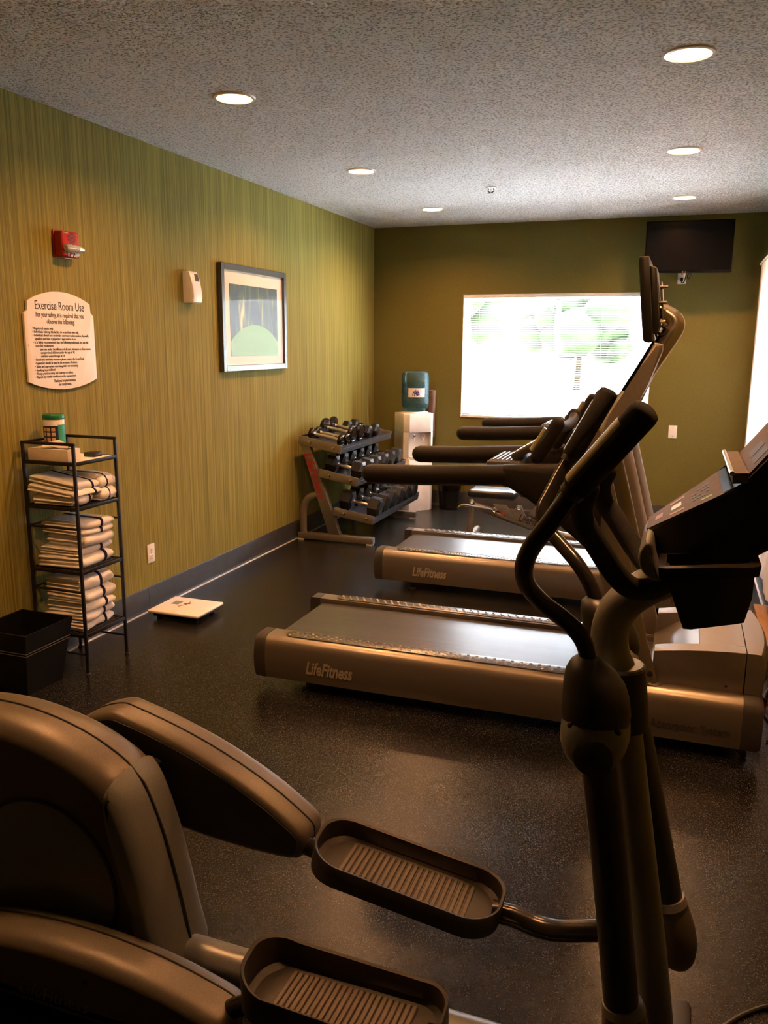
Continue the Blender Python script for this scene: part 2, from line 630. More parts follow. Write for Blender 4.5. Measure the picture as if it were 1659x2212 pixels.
def text(name, body, size, at, xd, yd, m, parent, align='CENTER', shear=0., bold=0., depth=.0006, width=None, local=False):
    """flat lettering laid on a surface: xd is the reading direction, yd is up"""
    cu = bpy.data.curves.new(name, 'FONT')
    cu.body = body
    cu.size = size
    cu.align_x = align
    cu.align_y = 'CENTER'
    cu.shear = shear
    cu.offset = bold
    cu.extrude = depth
    cu.resolution_u = 3
    tmp = bpy.data.objects.new(name + '_curve', cu)
    COL.objects.link(tmp)
    bpy.context.view_layer.update()
    me = bpy.data.meshes.new_from_object(tmp)
    bpy.data.objects.remove(tmp)
    bpy.data.curves.remove(cu)
    me.name = name
    xd, yd = Vector(xd).normalized(), Vector(yd).normalized()
    zd = xd.cross(yd)
    A = Vector(at)
    L = V(0, 0, 0) if local else root_loc(parent)
    sx = 1.
    if width:
        xs = [v.co.x for v in me.vertices]
        sx = width / (max(xs) - min(xs))
    for v in me.vertices:
        c = v.co.copy()
        v.co = A + xd * (c.x * sx) + yd * c.y + zd * c.z - L
    me.materials.clear()
    me.materials.append(MATS[m])
    o = bpy.data.objects.new(name, me)
    COL.objects.link(o)
    o.parent = parent
    return o

def rrect(w, h, r, n=5, cx=0., cy=0.):
    pts = []
    for sx, sy, a0 in ((1, 1, 0), (-1, 1, 90), (-1, -1, 180), (1, -1, 270)):
        for k in range(n + 1):
            a = R(a0 + 90 * k / n)
            pts.append((cx + sx * (w / 2 - r) + r * math.cos(a), cy + sy * (h / 2 - r) + r * math.sin(a)))
    return pts

# ------------------------------------------------------------------ the room
XL, XR, YB, YF, HC = -3.0, 0.60, 8.084, -2.2, 2.74
WX0, WX1, WZ0, WZ1 = -2.072, -0.29, 0.92, 2.09        # window in the back wall
SX0, SX1, SZ0, SZ1 = 6.0, 7.75, 0.75, 2.15            # unseen window added in the right wall to backlight the drape
T = .14
struct('floor', MB().span((XL - T, YF - T, -.1), (XR + T, YB + T, 0)), 'rubber_floor', smooth=False)
LAMPS = [(-2.07, 3.694, 'lit recessed downlight above the towel shelf'), (-2.11, 5.436, 'lit recessed downlight above the framed picture'),
         (-2.11, 7.1, 'lit recessed downlight above the water cooler'), (-.07, 3.726, 'lit recessed downlight above the treadmill with the small screen'),
         (-.09, 5.46, 'lit recessed downlight above the rear treadmill'), (-.095, 7.12, 'lit recessed downlight beside the wall television'),
         (-.07, 1.98, 'lit recessed downlight above the console of the elliptical trainer'),
         (-2.08, 1.97, 'lit recessed downlight above the drive housing of the elliptical trainer')]
ce = MB()
def loop(pts):
    vv = [ce.bm.verts.new(p) for p in pts]
    return [ce.bm.edges.new((vv[i], vv[(i + 1) % len(vv)])) for i in range(len(vv))]
ed = loop([(XL - T, YF - T, HC), (XR + T, YF - T, HC), (XR + T, YB + T, HC), (XL - T, YB + T, HC)])
for lx, ly, _ in LAMPS:
    ed += loop([(lx + .086 * math.cos(k * math.pi / 18), ly + .086 * math.sin(k * math.pi / 18), HC) for k in range(36)])
bmesh.ops.triangle_fill(ce.bm, use_beauty=True, use_dissolve=False, edges=ed)
ce.span((XL - T, YF - T, HC + .10), (XR + T, YB + T, HC + .2))
struct('ceiling', ce, 'popcorn', smooth=False)
struct('wall_left', MB().span((XL - T, YF - T, 0), (XL, YB + T, HC)), 'wallpaper', smooth=False)
b = MB()
b.span((XL, YB, 0), (WX0, YB + T, HC)).span((WX1, YB, 0), (XR, YB + T, HC))
b.span((WX0, YB, 0), (WX1, YB + T, WZ0)).span((WX0, YB, WZ1), (WX1, YB + T, HC))
struct('wall_back', b, 'olive_paint', smooth=False)
b = MB()
b.span((XR, YF, 0), (XR + T, SX0, HC)).span((XR, SX1, 0), (XR + T, YB + T, HC))
b.span((XR, SX0, 0), (XR + T, SX1, SZ0)).span((XR, SX0, SZ1), (XR + T, SX1, HC))
struct('wall_right', b, 'olive_paint', smooth=False)
struct('wall_front', MB().span((XL, YF - T, 0), (XR + T, YF, HC)), 'olive_paint', smooth=False)

# rubber cove base, in lengths, and the pale bead along its foot
def cove(name, a, b, axis, out):
    """baseboard with a small toe along a wall; axis 'y' for side walls, 'x' for the end wall"""
    prof = [(0, 0), (.016, 0), (.012, .006), (.008, .02), (.007, .140), (.004, .146), (0, .146)]
    m = MB()
    if axis == 'y':
        w = XL if out > 0 else XR
        m.prism([(w + out * p[0], p[1]) for p in prof], a, b, 'xz')
    else:
        m.prism([(YB - p[0], p[1]) for p in prof], a, b, 'yz')
    return m
root = None
cuts = [-2.2, -.4, 1.4, 3.19, 4.118, 5.95, 8.06]
for i in range(len(cuts) - 1):
    o = struct('baseboard_left', cove('', cuts[i], cuts[i + 1] - .0015, 'y', 1), 'base_rubber')
cuts = [XL + .016, -1.17, XR - .016]
for i in range(2):
    struct('baseboard_back', cove('', cuts[i], cuts[i + 1] - .0015, 'x', 1), 'base_rubber')
cuts = [-2.2, 0., 1.83, 3.66, 5.49, 8.07]
for i in range(5):
    struct('baseboard_right', cove('', cuts[i], cuts[i + 1] - .0015, 'y', -1), 'base_rubber')
struct('trim_1', MB().span((XL + .014, -2.2, 0), (XL + .026, 8.06, .004)), 'caulk', smooth=False)
struct('trim_2', MB().span((XR - .026, -2.2, 0), (XR - .014, 8.06, .004)), 'caulk', smooth=False)

# window in the back wall
def window(name, x0, x1, z0, z1, mull, f):
    """f maps (along, depth, height) to the room; depth 0 is the inside face of the wall"""
    def sp(m, a, b):
        A, Bq = f(*a), f(*b)
        return m.span(A, Bq)
    m = MB()
    d0, d1 = .075, .125
    w = .045
    sp(m, (x0, d0, z0), (x0 + w, d1, z1)); sp(m, (x1 - w, d0, z0), (x1, d1, z1))
    sp(m, (x0 + w, d0, z0), (x1 - w, d1, z0 + w)); sp(m, (x0 + w, d0, z1 - w), (x1 - w, d1, z1))
    fr = struct(name, m, 'white_vinyl', smooth=False)
    g = MB(); sp(g, (mull - .022, d0 - .008, z0 + w), (mull + .022, d1 - .01, z1 - w))
    struct('mullion', g, 'mullion_grey', fr, smooth=False)
    for a, bq in ((x0 + w, mull - .022), (mull + .022, x1 - w)):
        g = MB()
        g.quad([f(a, .10, z0 + w), f(bq, .10, z0 + w), f(bq, .10, z1 - w), f(a, .10, z1 - w)])
        struct('pane', g, 'window_glass', fr, smooth=False)
    g = MB(); sp(g, (x0, -.012, z0 - .012), (x1, .075, z0 + .006))
    struct('sill', g, 'white_vinyl', fr, smooth=False)
    g = MB()
    sp(g, (x0, 0, z0), (x0 + .006, .075, z1)); sp(g, (x1 - .006, 0, z0), (x1, .075, z1)); sp(g, (x0, 0, z1 - .006), (x1, .075, z1))
    struct('window_return', g, 'white_vinyl', fr, smooth=False)
    return fr
window('window_1', WX0, WX1, WZ0, WZ1, -1.165, lambda a, d, h: (a, YB + d, h))
window('window_added', SX0, SX1, SZ0, SZ1, 6.9, lambda a, d, h: (XR + d, a, h))  # added opening, lets daylight in behind the drape

# mini blind in the back window: head rail, slats, cords, bottom rail
bl = thing('window_blind', 'white horizontal mini blind hanging in the back wall window', 'blind', ((WX0 + WX1) / 2, YB + .03, WZ0))
obj('head_rail', MB().span((WX0 + .008, YB + .002, WZ1 - .034), (WX1 - .008, YB + .05, WZ1 - .008), .004), 'white_vinyl', bl)
obj('bottom_rail', MB().span((WX0 + .012, YB + .016, WZ0 + .008), (WX1 - .012, YB + .042, WZ0 + .022), .004), 'white_vinyl', bl)
sl = MB()
xa, xb = WX0 + .012 - (WX0 + WX1) / 2, WX1 - .012 - (WX0 + WX1) / 2
prof = [(-.0125, -.0016), (-.006, .0006), (0, .0014), (.006, .0006), (.0125, -.0016)]
ta = R(8)
vs_ = []
for p in prof:
    y, z = p[0] * math.cos(ta) - p[1] * math.sin(ta), p[0] * math.sin(ta) + p[1] * math.cos(ta)
    vs_.append((sl.bm.verts.new((xa, y, z)), sl.bm.verts.new((xb, y, z))))
for i in range(4):
    sl.bm.faces.new((vs_[i][0], vs_[i][1], vs_[i + 1][1], vs_[i + 1][0]))
z = .034
first = None
while z < WZ1 - WZ0 - .04:
    if first is None:
        first = obj('slat', sl, 'slat_white', bl, local=True)
        o = first
    else:
        o = first.copy()
        COL.objects.link(o)
        o.parent = bl
    o.location = (0, 0, z)
    z += .0215
for cx in (WX0 + .16, -1.62, -.75, WX1 - .16):
    obj('ladder_cord', MB().rod((cx, YB + .017, WZ0 + .02), (cx, YB + .017, WZ1 - .02), .0009, 5), 'slat_white', bl)
obj('tilt_wand', MB().rod((WX0 + .09, YB - .004, WZ1 - .04), (WX0 + .085, YB - .006, WZ0 + .35), .004, 6), 'white_vinyl', bl)

# drape along the right wall
d = MB()
n = 150
ring0 = []
cols = []
for i in range(n + 1):
    y = 8.02 - i * (8.02 - 4.25) / n
    x = XR - .045 + .004 * math.sin(i * .86) + .003 * math.sin(i * .31 + 1)
    top = 2.30
    cols.append([(x, y, top), (x, y, 2.24), (x + .006 * math.sin(i * .4), y, 1.2), (x + .008 * math.sin(i * .27), y, .17)])
gv = [[d.bm.verts.new(p) for p in c] for c in cols]
for i in range(n):
    for j in range(3):
        d.bm.faces.new((gv[i][j], gv[i + 1][j], gv[i + 1][j + 1], gv[i][j + 1]))
dr = thing('drape', 'long white drape hanging along the wall beside the television', 'curtain', (XR - .04, 6.1, .17))
obj('fabric', d, 'drape', dr, angle=80)
obj('curtain_rail', MB().tube([(XR - .045, 4.2, 2.31), (XR - .045, 8.05, 2.31)], .012, 10), 'white_vinyl', dr)

# ------------------------------------------------------------------ outside the window
struct('floor_bounce_slab', MB().span((-40, YB + T, -.35), (40, 12.6, -.15)), 'concrete', smooth=False)  # unseen pale paving added so daylight bounced indoors stays neutral
struct('floor_lawn', MB().span((-40, 12.6, -.35), (40, 70, -.15)), 'grass', smooth=False)
struct('floor_side_yard', MB().span((XR + T, -20, -.35), (40, YB + T, -.15)), 'grass', smooth=False)

def tree(x, y, h, cr, seed, label):
    rnd = random.Random(seed)
    t = thing('garden_tree', label, 'tree', (x, y, -.15), 0, 'trees on the lawn outside')
    tp = [(x, y, -.15), (x + .05, y, h * .3), (x - .04, y + .05, h * .6), (x, y, h * .9)]
    obj('trunk', MB().tube(tp, [.14, .11, .08, .03], 8, 4), 'bark', t)
    c = MB()
    for k in range(26):
        a = rnd.random() * 6.28
        rr = cr * math.sqrt(rnd.random()) * .8
        zz = h * (.42 + .55 * rnd.random())
        s = cr * (.22 + .2 * rnd.random())
        bmesh.ops.create_icosphere(c.bm, subdivisions=2, radius=s, matrix=Matrix.Translation((x + rr * math.cos(a), y + rr * math.sin(a), zz)))
    for v in c.bm.verts:
        v.co += Vector(noise.noise_vector(v.co * 2.2)) * .28 + Vector(noise.noise_vector(v.co * 6.)) * .12
    obj('crown', c, 'leaf', t, angle=180)
tree(-8.2, 28., 4.6, 2.4, 1, 'leafy green tree beyond the lawn, seen through the left half of the blind')
tree(-4.0, 34., 3.4, 2.2, 2, 'distant round tree seen behind the middle of the blind')
tree(1.2, 36., 3.0, 2.0, 3, 'distant round tree seen through the right half of the blind')

# ------------------------------------------------------------------ ceiling
def downlight(x, y, label):
    t = thing('downlight', label, 'ceiling light', (x, y, HC), 0, 'recessed downlights in two rows')
    obj('trim_ring', MB().lathe([(.076, .004), (.077, -.002), (.084, -.007), (.096, -.005), (.100, 0)], (x, y, HC), 'z', 40, caps=False), 'lamp_trim', t)
    obj('reflector', MB().lathe([(.076, .002), (.073, .03), (.072, .06)], (x, y, HC), 'z', 40, caps=False), 'lamp_reflector', t)
    obj('lens', MB().lathe([(.0735, .022), (.06, .019), (.03, .0175), (.004, .017)], (x, y, HC), 'z', 40), 'lamp_lens', t)
    ld = bpy.data.lights.new('lamp_light', 'AREA')
    ld.shape = 'DISK'
    ld.size = .14
    ld.energy = LAMP_W
    ld.spread = R(150)
    ld.color = (1.0, .45, .165)
    lo = bpy.data.objects.new('lamp_light', ld)
    COL.objects.link(lo)
    lo.parent = t
    lo.location = (0, 0, .0145)
    return t
LAMP_W = 3.5
for x, y, l in LAMPS:
    downlight(x, y, l)
t = thing('fire_sprinkler', 'small dark fire sprinkler head hanging from the textured ceiling', 'sprinkler', (-1.423, 6.28, HC))
obj('escutcheon', MB().lathe([(.012, 0), (.04, 0), (.04, -.004), (.012, -.008)], (-1.423, 6.28, HC), 'z', 20), 'rack_silver', t)
obj('frame_arms', MB().tube([(-1.441, 6.28, 2.734), (-1.445, 6.28, 2.715), (-1.423, 6.28, 2.70)], .004, 6).tube([(-1.405, 6.28, 2.734), (-1.401, 6.28, 2.715), (-1.423, 6.28, 2.70)], .004, 6), 'bin_black', t)
obj('deflector', MB().lathe([(.003, -.036), (.022, -.038), (.022, -.041), (.003, -.044)], (-1.423, 6.28, HC), 'z', 12), 'bin_black', t)
obj('bulb', MB().rod((-1.423, 6.28, 2.738), (-1.423, 6.28, 2.702), .005, 8), 'chrome', t)

# ------------------------------------------------------------------ left wall
Y_, Z_ = (0, 1, 0), (0, 0, 1)
# fire alarm
t = thing('fire_alarm', 'red wall fire alarm with clear strobe above the rules sign', 'fire alarm', (XL, 3.555, 2.095))
obj('body', MB().box((XL + .03, 3.558, 2.097), (.06, .128, .125), None, .012, 3), 'alarm_red', t)
obj('backplate', MB().box((XL + .006, 3.558, 2.097), (.012, .136, .133), None, .004), 'alarm_red', t)
gr = MB()
for i in range(-4, 5):
    h = math.sqrt(max(0, .03 ** 2 - (i * .0068) ** 2))
    gr.box((XL + .0604, 3.562, 2.125 + i * .0068 * .9), (.0015, 2 * h, .0028))
obj('sounder_grille', gr, 'dark_slot', t, smooth=False)
sb = MB().lathe([(.004, .068), (.016, .062), (.021, .04), (.021, -.04), (.016, -.062), (.004, -.068)], (XL + .066, 3.566, 2.077), 'y', 14)
obj('strobe', sb, 'strobe_clear', t)
obj('strobe_reflector', MB().box((XL + .068, 3.566, 2.079), (.020, .112, .026), None, .006), 'chrome', t)
part_label(text('lettering', 'FIRE', .038, (XL + .0612, 3.562, 2.049), Y_, Z_, 'white_print', t, bold=.0006), 'white raised FIRE lettering')
text('lettering', 'fire alarm', .009, (XL + .0612, 3.52, 2.149), Y_, Z_, 'white_print', t)

# rules sign
t = thing('rules_sign', 'cream exercise room rules sign with arched top on striped wallpaper', 'sign', (XL, 3.497, 1.38))
y0, y1, ys0, ys1 = 3.246, 3.75, 3.272, 3.726
pl = []
for k in range(13):
    a = k / 12
    pl.append((ys0 + (ys1 - ys0) * a, 1.812 + .052 * (1 - (2 * a - 1) ** 2)))
pl += [(ys1, 1.764), (y1 - .012, 1.762), (y1, 1.75), (y1, 1.424)]
for k in range(1, 12):
    a = k / 12
    pl.append((y1 + (y0 - y1) * a, 1.424 - .044 * (1 - (2 * a - 1) ** 2)))
pl += [(y0, 1.424), (y0, 1.75), (y0 + .012, 1.762), (ys0, 1.764)]
obj('board', MB().prism(pl, XL + .002, XL + .014, 'yz', .002), 'sign_cream', t)
FX = XL + .0145
text('heading', 'Exercise Room Use', .060, (FX, 3.500, 1.792), Y_, Z_, 'ink', t, width=.355)
text('subheading', 'For your safety, it is required that you', .034, (FX, 3.498, 1.748), Y_, Z_, 'ink', t, width=.345)
text('subheading', 'observe the following:', .034, (FX, 3.498, 1.716), Y_, Z_, 'ink', t, width=.20)
rules = [(0, '\u2022 Registered guests only.', .145), (0, '\u2022 Individuals utilizing this facility do so at their own risk.', .33),
         (0, '\u2022 Individuals should not undertake exercise routines unless physically', .405), (1, 'qualified and have a physician\u2019s approval to do so.', .295),
         (0, '\u2022 It is highly recommended that the following individuals not use the', .40), (1, 'exercise equipment:', .125),
         (2, '-persons under the influence of alcohol, stimulants or depressants.', .375), (2, '-unsupervised children under the age of 18.', .25), (2, '-children under the age of 14.', .175),
         (0, '\u2022 Should you need any assistance please contact the Front Desk.', .36), (0, '\u2022 Equipment should be used in the presence of others.', .305),
         (0, '\u2022 Shoes and appropriate exercising attire are necessary.', .31), (0, '\u2022 Smoking is prohibited.', .14),
         (0, '\u2022 Always practice safety and courtesy to others.', .27), (0, '\u2022 Report any unsafe conditions to the management.', .29)]
z = 1.682
for ind, s, w in rules:
    text('rule_line', s, .0175, (FX, 3.294 + (0, .014, .042)[ind], z), Y_, Z_, 'ink', t, 'LEFT', width=w)
    z -= .0168
text('closing_line', 'Thank you for your attention', .021, (FX, 3.498, 1.424), Y_, Z_, 'ink', t, width=.16)
text('closing_line', 'and cooperation.', .021, (FX, 3.498, 1.406), Y_, Z_, 'ink', t, width=.095)
for y in (3.262, 3.734):
    obj('screw', MB().lathe([(.004, 0), (.004, .0012), (.001, .002)], (FX - .0005, y, 1.60), 'x', 10), 'chrome', t)

# air freshener dispenser
t = thing('air_freshener', 'cream wall air freshener dispenser beside the framed picture', 'air freshener', (XL, 4.68, 1.86))
prof = [(XL, 1.862), (XL + .068, 1.862), (XL + .074, 1.868), (XL + .078, 1.90), (XL + .076, 1.95), (XL + .064, 2.0), (XL + .052, 2.045), (XL + .044, 2.056), (XL, 2.056)]
obj('body', MB().prism(prof, 4.635, 4.735, 'xz', .006), 'white_plastic', t)
obj('window', MB().prism([(XL + .0665, 1.996), (XL + .0545, 2.041), (XL + .0505, 2.040), (XL + .062, 1.994)], 4.684, 4.728, 'xz', .001), 'console_black', t)

# framed picture
t = thing('framed_picture', 'dark framed green print with cream mat and reflecting glass', 'picture', (XL, 5.53, 1.42))
fy0, fy1, fz0, fz1, fw = 5.05, 6.025, 1.422, 2.148, .040
m = MB()
for a, bq in (((fy0, fz0), (fy0 + fw, fz1)), ((fy1 - fw, fz0), (fy1, fz1)), ((fy0 + fw, fz0), (fy1 - fw, fz0 + fw)), ((fy0 + fw, fz1 - fw), (fy1 - fw, fz1))):
    m.span((XL + .002, a[0], a[1]), (XL + .036, bq[0], bq[1]), .002, 1)
obj('frame', m, 'frame_dark', t)
obj('mat_board', MB().span((XL + .004, fy0 + .03, fz0 + .03), (XL + .016, fy1 - .03, fz1 - .03)), 'mat_board', t, smooth=False)
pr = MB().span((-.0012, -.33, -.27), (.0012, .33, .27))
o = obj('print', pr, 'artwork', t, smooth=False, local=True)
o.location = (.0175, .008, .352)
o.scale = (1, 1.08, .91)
gl = MB()
NN = 14
gvv = [[None] * (NN + 1) for _ in range(NN + 1)]
for i in range(NN + 1):
    for j in range(NN + 1):
        u, w = i / NN, j / NN
        bow = .0022 * (math.sin(math.pi * u) * math.sin(math.pi * w))
        gvv[i][j] = gl.bm.verts.new((XL + .0265 - bow, fy0 + .03 + (fy1 - fy0 - .06) * u, fz0 + .03 + (fz1 - fz0 - .06) * w))
for i in range(NN):
    for j in range(NN):
        gl.bm.faces.new((gvv[i][j], gvv[i + 1][j], gvv[i + 1][j + 1], gvv[i][j + 1]))
obj('glass', gl, 'picture_glass', t, angle=180)

# wall plates
def outlet(name, label, at, xd, nd, w=.072, h=.116, duplex=True, grp=None):
    A = Vector(at); X = Vector(xd); N = Vector(nd)
    t = thing(name, label, 'wall plate', at, 0, grp)
    rot = Matrix((X, N, V(0, 0, 1))).transposed()
    obj('plate', MB().box(A + N * .003, (w, .006, h), rot, .002), 'white_plastic', t)
    if duplex:
        for s in (-1, 1):
            c = A + V(0, 0, s * .0195)
            o = obj('socket', MB().box(c + N * .0068, (.034, .003, .029), rot, .0013), 'white_plastic', t)
            g = MB()
            g.box(c + N * .0084 + X * -.0065 + V(0, 0, .003), (.0024, .001, .009), rot).box(c + N * .0084 + X * .0065 + V(0, 0, .003), (.0024, .001, .008), rot)
            g.box(c + N * .0084 + V(0, 0, -.0075), (.005, .001, .005), rot)
            obj('slots', g, 'dark_slot', o, smooth=False)
        obj('screw', MB().box(A + N * .0062, (.006, .0015, .006), rot, .0005), 'chrome', t)
    else:
        for s in (-1, 1):
            obj('screw', MB().box(A + N * .0062 + V(0, 0, s * .042), (.006, .0015, .006), rot, .0005), 'chrome', t)
    return t
outlet('wall_outlet', 'cream duplex outlet low on the striped wallpaper', (XL, 4.165, .351), (0, 1, 0), (1, 0, 0))
outlet('blank_wall_plate', 'cream blank wall plate on the plain olive wall right of the window', (-.058, YB, .84), (-1, 0, 0), (0, -1, 0), .074, .118, False)
tvo = outlet('television_outlet', 'cream outlet with plugged in black cord below the television', (-.078, YB, 2.215), (-1, 0, 0), (0, -1, 0))

# ------------------------------------------------------------------ television
t = thing('television', 'black flat wall television hung at the ceiling right of the window', 'television', (-.04, 7.72, 2.2), R(3))
scr = [(-.365, .0, -.0), (.365, .0, .0)]
b = MB().box((0, 0, .235), (.70, .034, .425), None, .006)
obj('housing', b, 'tv_black', t, local=True)
obj('display', MB().box((0, -.0172, .241), (.672, .002, .392)), 'screen_black', t, local=True, smooth=False)
obj('rear_cover', MB().box((0, .03, .22), (.46, .045, .28), None, .012), 'tv_black', t, local=True)
b = MB().box((0, .07, .25), (.2, .012, .2), None, .003).box((0, .2, .25), (.05, .27, .05), None, .005).box((0, .335, .25), (.14, .016, .24), None, .003)
obj('wall_mount', b, 'tv_black', t, local=True)
lg = text('logo', 'LG', .014, (-.012, -.0185, .030), (1, 0, 0), (0, 0, 1), 'lcd_grey', t, local=True)
obj('logo_badge', MB().lathe([(.006, 0), (.006, -.0012), (.001, -.0015)], (-.034, -.0172, .030), 'y', 14), 'warn_red', t, local=True)
cdm = (MB().tube([(-.078, YB - .012, 2.19), (-.075, YB - .05, 2.165), (-.055, YB - .06, 2.18), (-.04, YB - .08, 2.27), (-.03, YB - .28, 2.36)], .005, 8, 6)
       .box((-.078, YB - .02, 2.195), (.024, .034, .03), None, .004)
       .tube([(.02, YB - .28, 2.36), (.0, YB - .12, 2.25), (-.02, YB - .10, 2.195), (-.035, YB - .09, 2.215), (-.005, YB - .14, 2.27), (.03, YB - .29, 2.36)], .0045, 8, 6))
o = obj('power_cord', cdm, 'cord_black', t)
o.rotation_euler = (0, 0, -R(3))

# ------------------------------------------------------------------ towel shelf
t = thing('towel_shelf', 'tall narrow dark iron shelf stand holding folded towels', 'shelf', (-2.82, 3.30, 0))
sx0, sx1, sy0, sy1 = -2.965, -2.668, 3.148, 3.455
for (x, y) in ((sx0, sy0), (sx1, sy0), (sx0, sy1), (sx1, sy1)):
    m = MB().box((x, y, .575), (.014, .014, 1.145), None, .002)
    leg = obj('leg', m, 'shelf_iron', t)
    obj('foot', MB().lathe([(.006, .02), (.008, .012), (.013, .008), (.013, 0), (.004, 0)], (x, y, 0), 'z', 12), 'shelf_iron', leg)
for y in (sy0, sy1):
    obj('top_rail', MB().box(((sx0 + sx1) / 2, y, 1.146), (sx1 - sx0 + .014, .014, .014), None, .002), 'shelf_iron', t)
    for z in (.737, .423, .105):
        obj('side_rail', MB().rod((sx0, y, z), (sx1, y, z), .0055, 8), 'shelf_iron', t)
obj('back_rail', MB().box((sx0, (sy0 + sy1) / 2, 1.146), (.012, sy1 - sy0, .012), None, .002), 'shelf_iron', t)
for z in (.737, .423):
    obj('back_rail', MB().rod((sx0, sy0, z), (sx0, sy1, z), .0055, 8), 'shelf_iron', t)
SHZ = (1.052, .835, .520, .200)
for z in SHZ:
    m = MB()
    m.box(((sx0 + sx1) / 2, sy0, z), (sx1 - sx0, .012, .018), None, .002).box(((sx0 + sx1) / 2, sy1, z), (sx1 - sx0, .012, .018), None, .002)
    m.box((sx0, (sy0 + sy1) / 2, z), (.012, sy1 - sy0, .018), None, .002).box((sx1, (sy0 + sy1) / 2, z), (.012, sy1 - sy0, .018), None, .002)
    f = obj('shelf_frame', m, 'shelf_iron', t)
    sl0 = None
    for k in range(9):
        x = sx0 + .03 + k * (sx1 - sx0 - .06) / 8
        if sl0 is None:
            sl0 = obj('slat', MB().box((x, (sy0 + sy1) / 2, z + .003), (.016, sy1 - sy0, .006), None, .001), 'shelf_iron', f)
        else:
            o = sl0.copy()
            COL.objects.link(o)
            o.parent = f
            o.location = (k * (sx1 - sx0 - .06) / 8, 0, 0)

def towel(cx, cy, z, w, dpt, h, layers, stripe, label, grp, seed, rz=0., tilt=0.):
    """folded towel: layers of cloth with rounded folds on the room side, navy band across"""
    rnd = random.Random(seed)
    t = thing('folded_towel', label, 'towel', (cx, cy, z), rz, grp)
    lh = h / layers
    prof_l = []
    def section(i, off):
        """closed outline (x, z) of layer i"""
        e = rnd_e[i]
        zc = lh * (i + .5)
        hh = lh * .56 + off
        x0 = -w / 2 + e[0] - off
        x1 = w / 2 + e[1] + off
        pts = []
        n = 7
        for k in range(n + 1):
            a = R(-90 + 180 * k / n)
            pts.append((x1 - hh + hh * math.cos(a), zc + hh * math.sin(a)))
        pts.append((0, zc + hh * 1.02))
        for k in range(n + 1):
            a = R(90 + 180 * k / n)
            pts.append((x0 + hh + hh * math.cos(a), zc + hh * math.sin(a)))
        pts.append((0, zc - hh))
        return pts
    rnd_e = [(rnd.uniform(-.006, .02), rnd.uniform(-.014, .006)) for _ in range(layers)]
    def wob(p, amp=.004):
        q = Vector(p) + Vector((cx * 7, cy * 5, z * 9 + seed))
        v = Vector(noise.noise_vector(q * 16.)) * amp + Vector(noise.noise_vector(q * 7.)) * amp * 1.6
        r = Vector(p) + v
        r.z = max(r.z + tilt * p[0], .001)
        return r
    m = MB()
    ny = 12
    for i in range(layers):
        s = section(i, 0.)
        e0, e1 = rnd.uniform(-.008, .010), rnd.uniform(-.010, .008)
        rings = []
        for k in range(ny + 1):
            y = -dpt / 2 + e0 + (dpt + e1 - e0) * k / ny
            sh = (.62, .90)[min(k, ny - k)] if min(k, ny - k) < 2 else 1.
            zc = lh * (i + .5)
            rings.append([wob((p[0] * (.985 if sh < 1 else 1), y, zc + (p[1] - zc) * sh), .006) for p in s])
        m.loft(rings)
        nl = 3 if layers == 1 else 2
        for q in range(nl):
            zc = lh * i + lh * (q + .5) / nl
            hh = lh / nl * .46
            x0, x1 = -w / 2 + .012 + rnd.uniform(-.004, .012), w / 2 - .010 - rnd.uniform(0, .014)
            yo = -dpt / 2 + e0 - rnd.uniform(.001, .012)
            out = [(x0 + hh + hh * math.cos(R(a_)), zc + hh * math.sin(R(a_))) for a_ in range(90, 271, 45)] + [(x1 - hh + hh * math.cos(R(a_)), zc + hh * math.sin(R(a_))) for a_ in range(-90, 91, 45)]
            rg = []
            for k, sh in ((0, .45), (.25, .9), (.6, 1.), (1., 1.)):
                rg.append([wob((p_[0], yo + .04 * k, zc + (p_[1] - zc) * sh), .005) for p_ in out])
            m.loft(rg)
    obj('cloth', m, 'towel', t, local=True, angle=180)
    if stripe is not None:
        m = MB()
        for i in range(layers):
            s = section(i, .0016)
            rings = []
            for k in range(4):
                y = -dpt / 2 + dpt * (stripe + .075 * k / 3)
                rings.append([wob((p[0], y, p[1]), .006) for p in s])
            m.loft(rings)
        part_label(obj('stripe', m, 'towel_stripe', t, local=True, angle=180), 'navy woven stripe')
    return t
mx_, my_ = (sx0 + sx1) / 2, (sy0 + sy1) / 2
ZS = [z + .010 for z in SHZ]
G1, G2, G3 = 'towels on the upper iron shelf', 'towels on the middle iron shelf', 'towels on the lowest iron shelf'
towel(mx_ + .005, my_ - .080, ZS[1], .26, .150, .050, 1, .72, 'folded towel under the widest towel on the upper shelf', G1, 11)
towel(mx_ + .002, my_ - .058, ZS[1] + .050, .285, .18, .080, 2, .70, 'widest folded towel lying on top on the upper shelf', G1, 12, 0, -.10)
towel(mx_ + .03, my_ + .085, ZS[1], .25, .13, .062, 1, .45, 'small folded towel at the far end of the upper shelf', G1, 13, 0, 0)
towel(mx_ + .005, my_ + .078, ZS[1] + .060, .27, .14, .070, 1, .40, 'folded towel with navy band stacked at the far end of the upper shelf', G1, 14, R(6), -.06)
towel(mx_ - .005, my_ - .0, ZS[2], .27, .25, .058, 1, .70, 'bottom folded towel of the middle shelf pile', G2, 21)
towel(mx_ - .005, my_ + .01, ZS[2] + .056, .26, .24, .046, 1, .62, 'second folded towel from the slats of the middle shelf pile', G2, 22)
towel(mx_ + .015, my_ + .015, ZS[2] + .100, .24, .23, .060, 1, None, 'plain folded towel below the top one of the middle shelf', G2, 23)
towel(mx_ + .01, my_ + .005, ZS[2] + .158, .245, .22, .070, 2, .60, 'top folded towel of the middle shelf pile', G2, 24, R(-3))
zz = ZS[3]
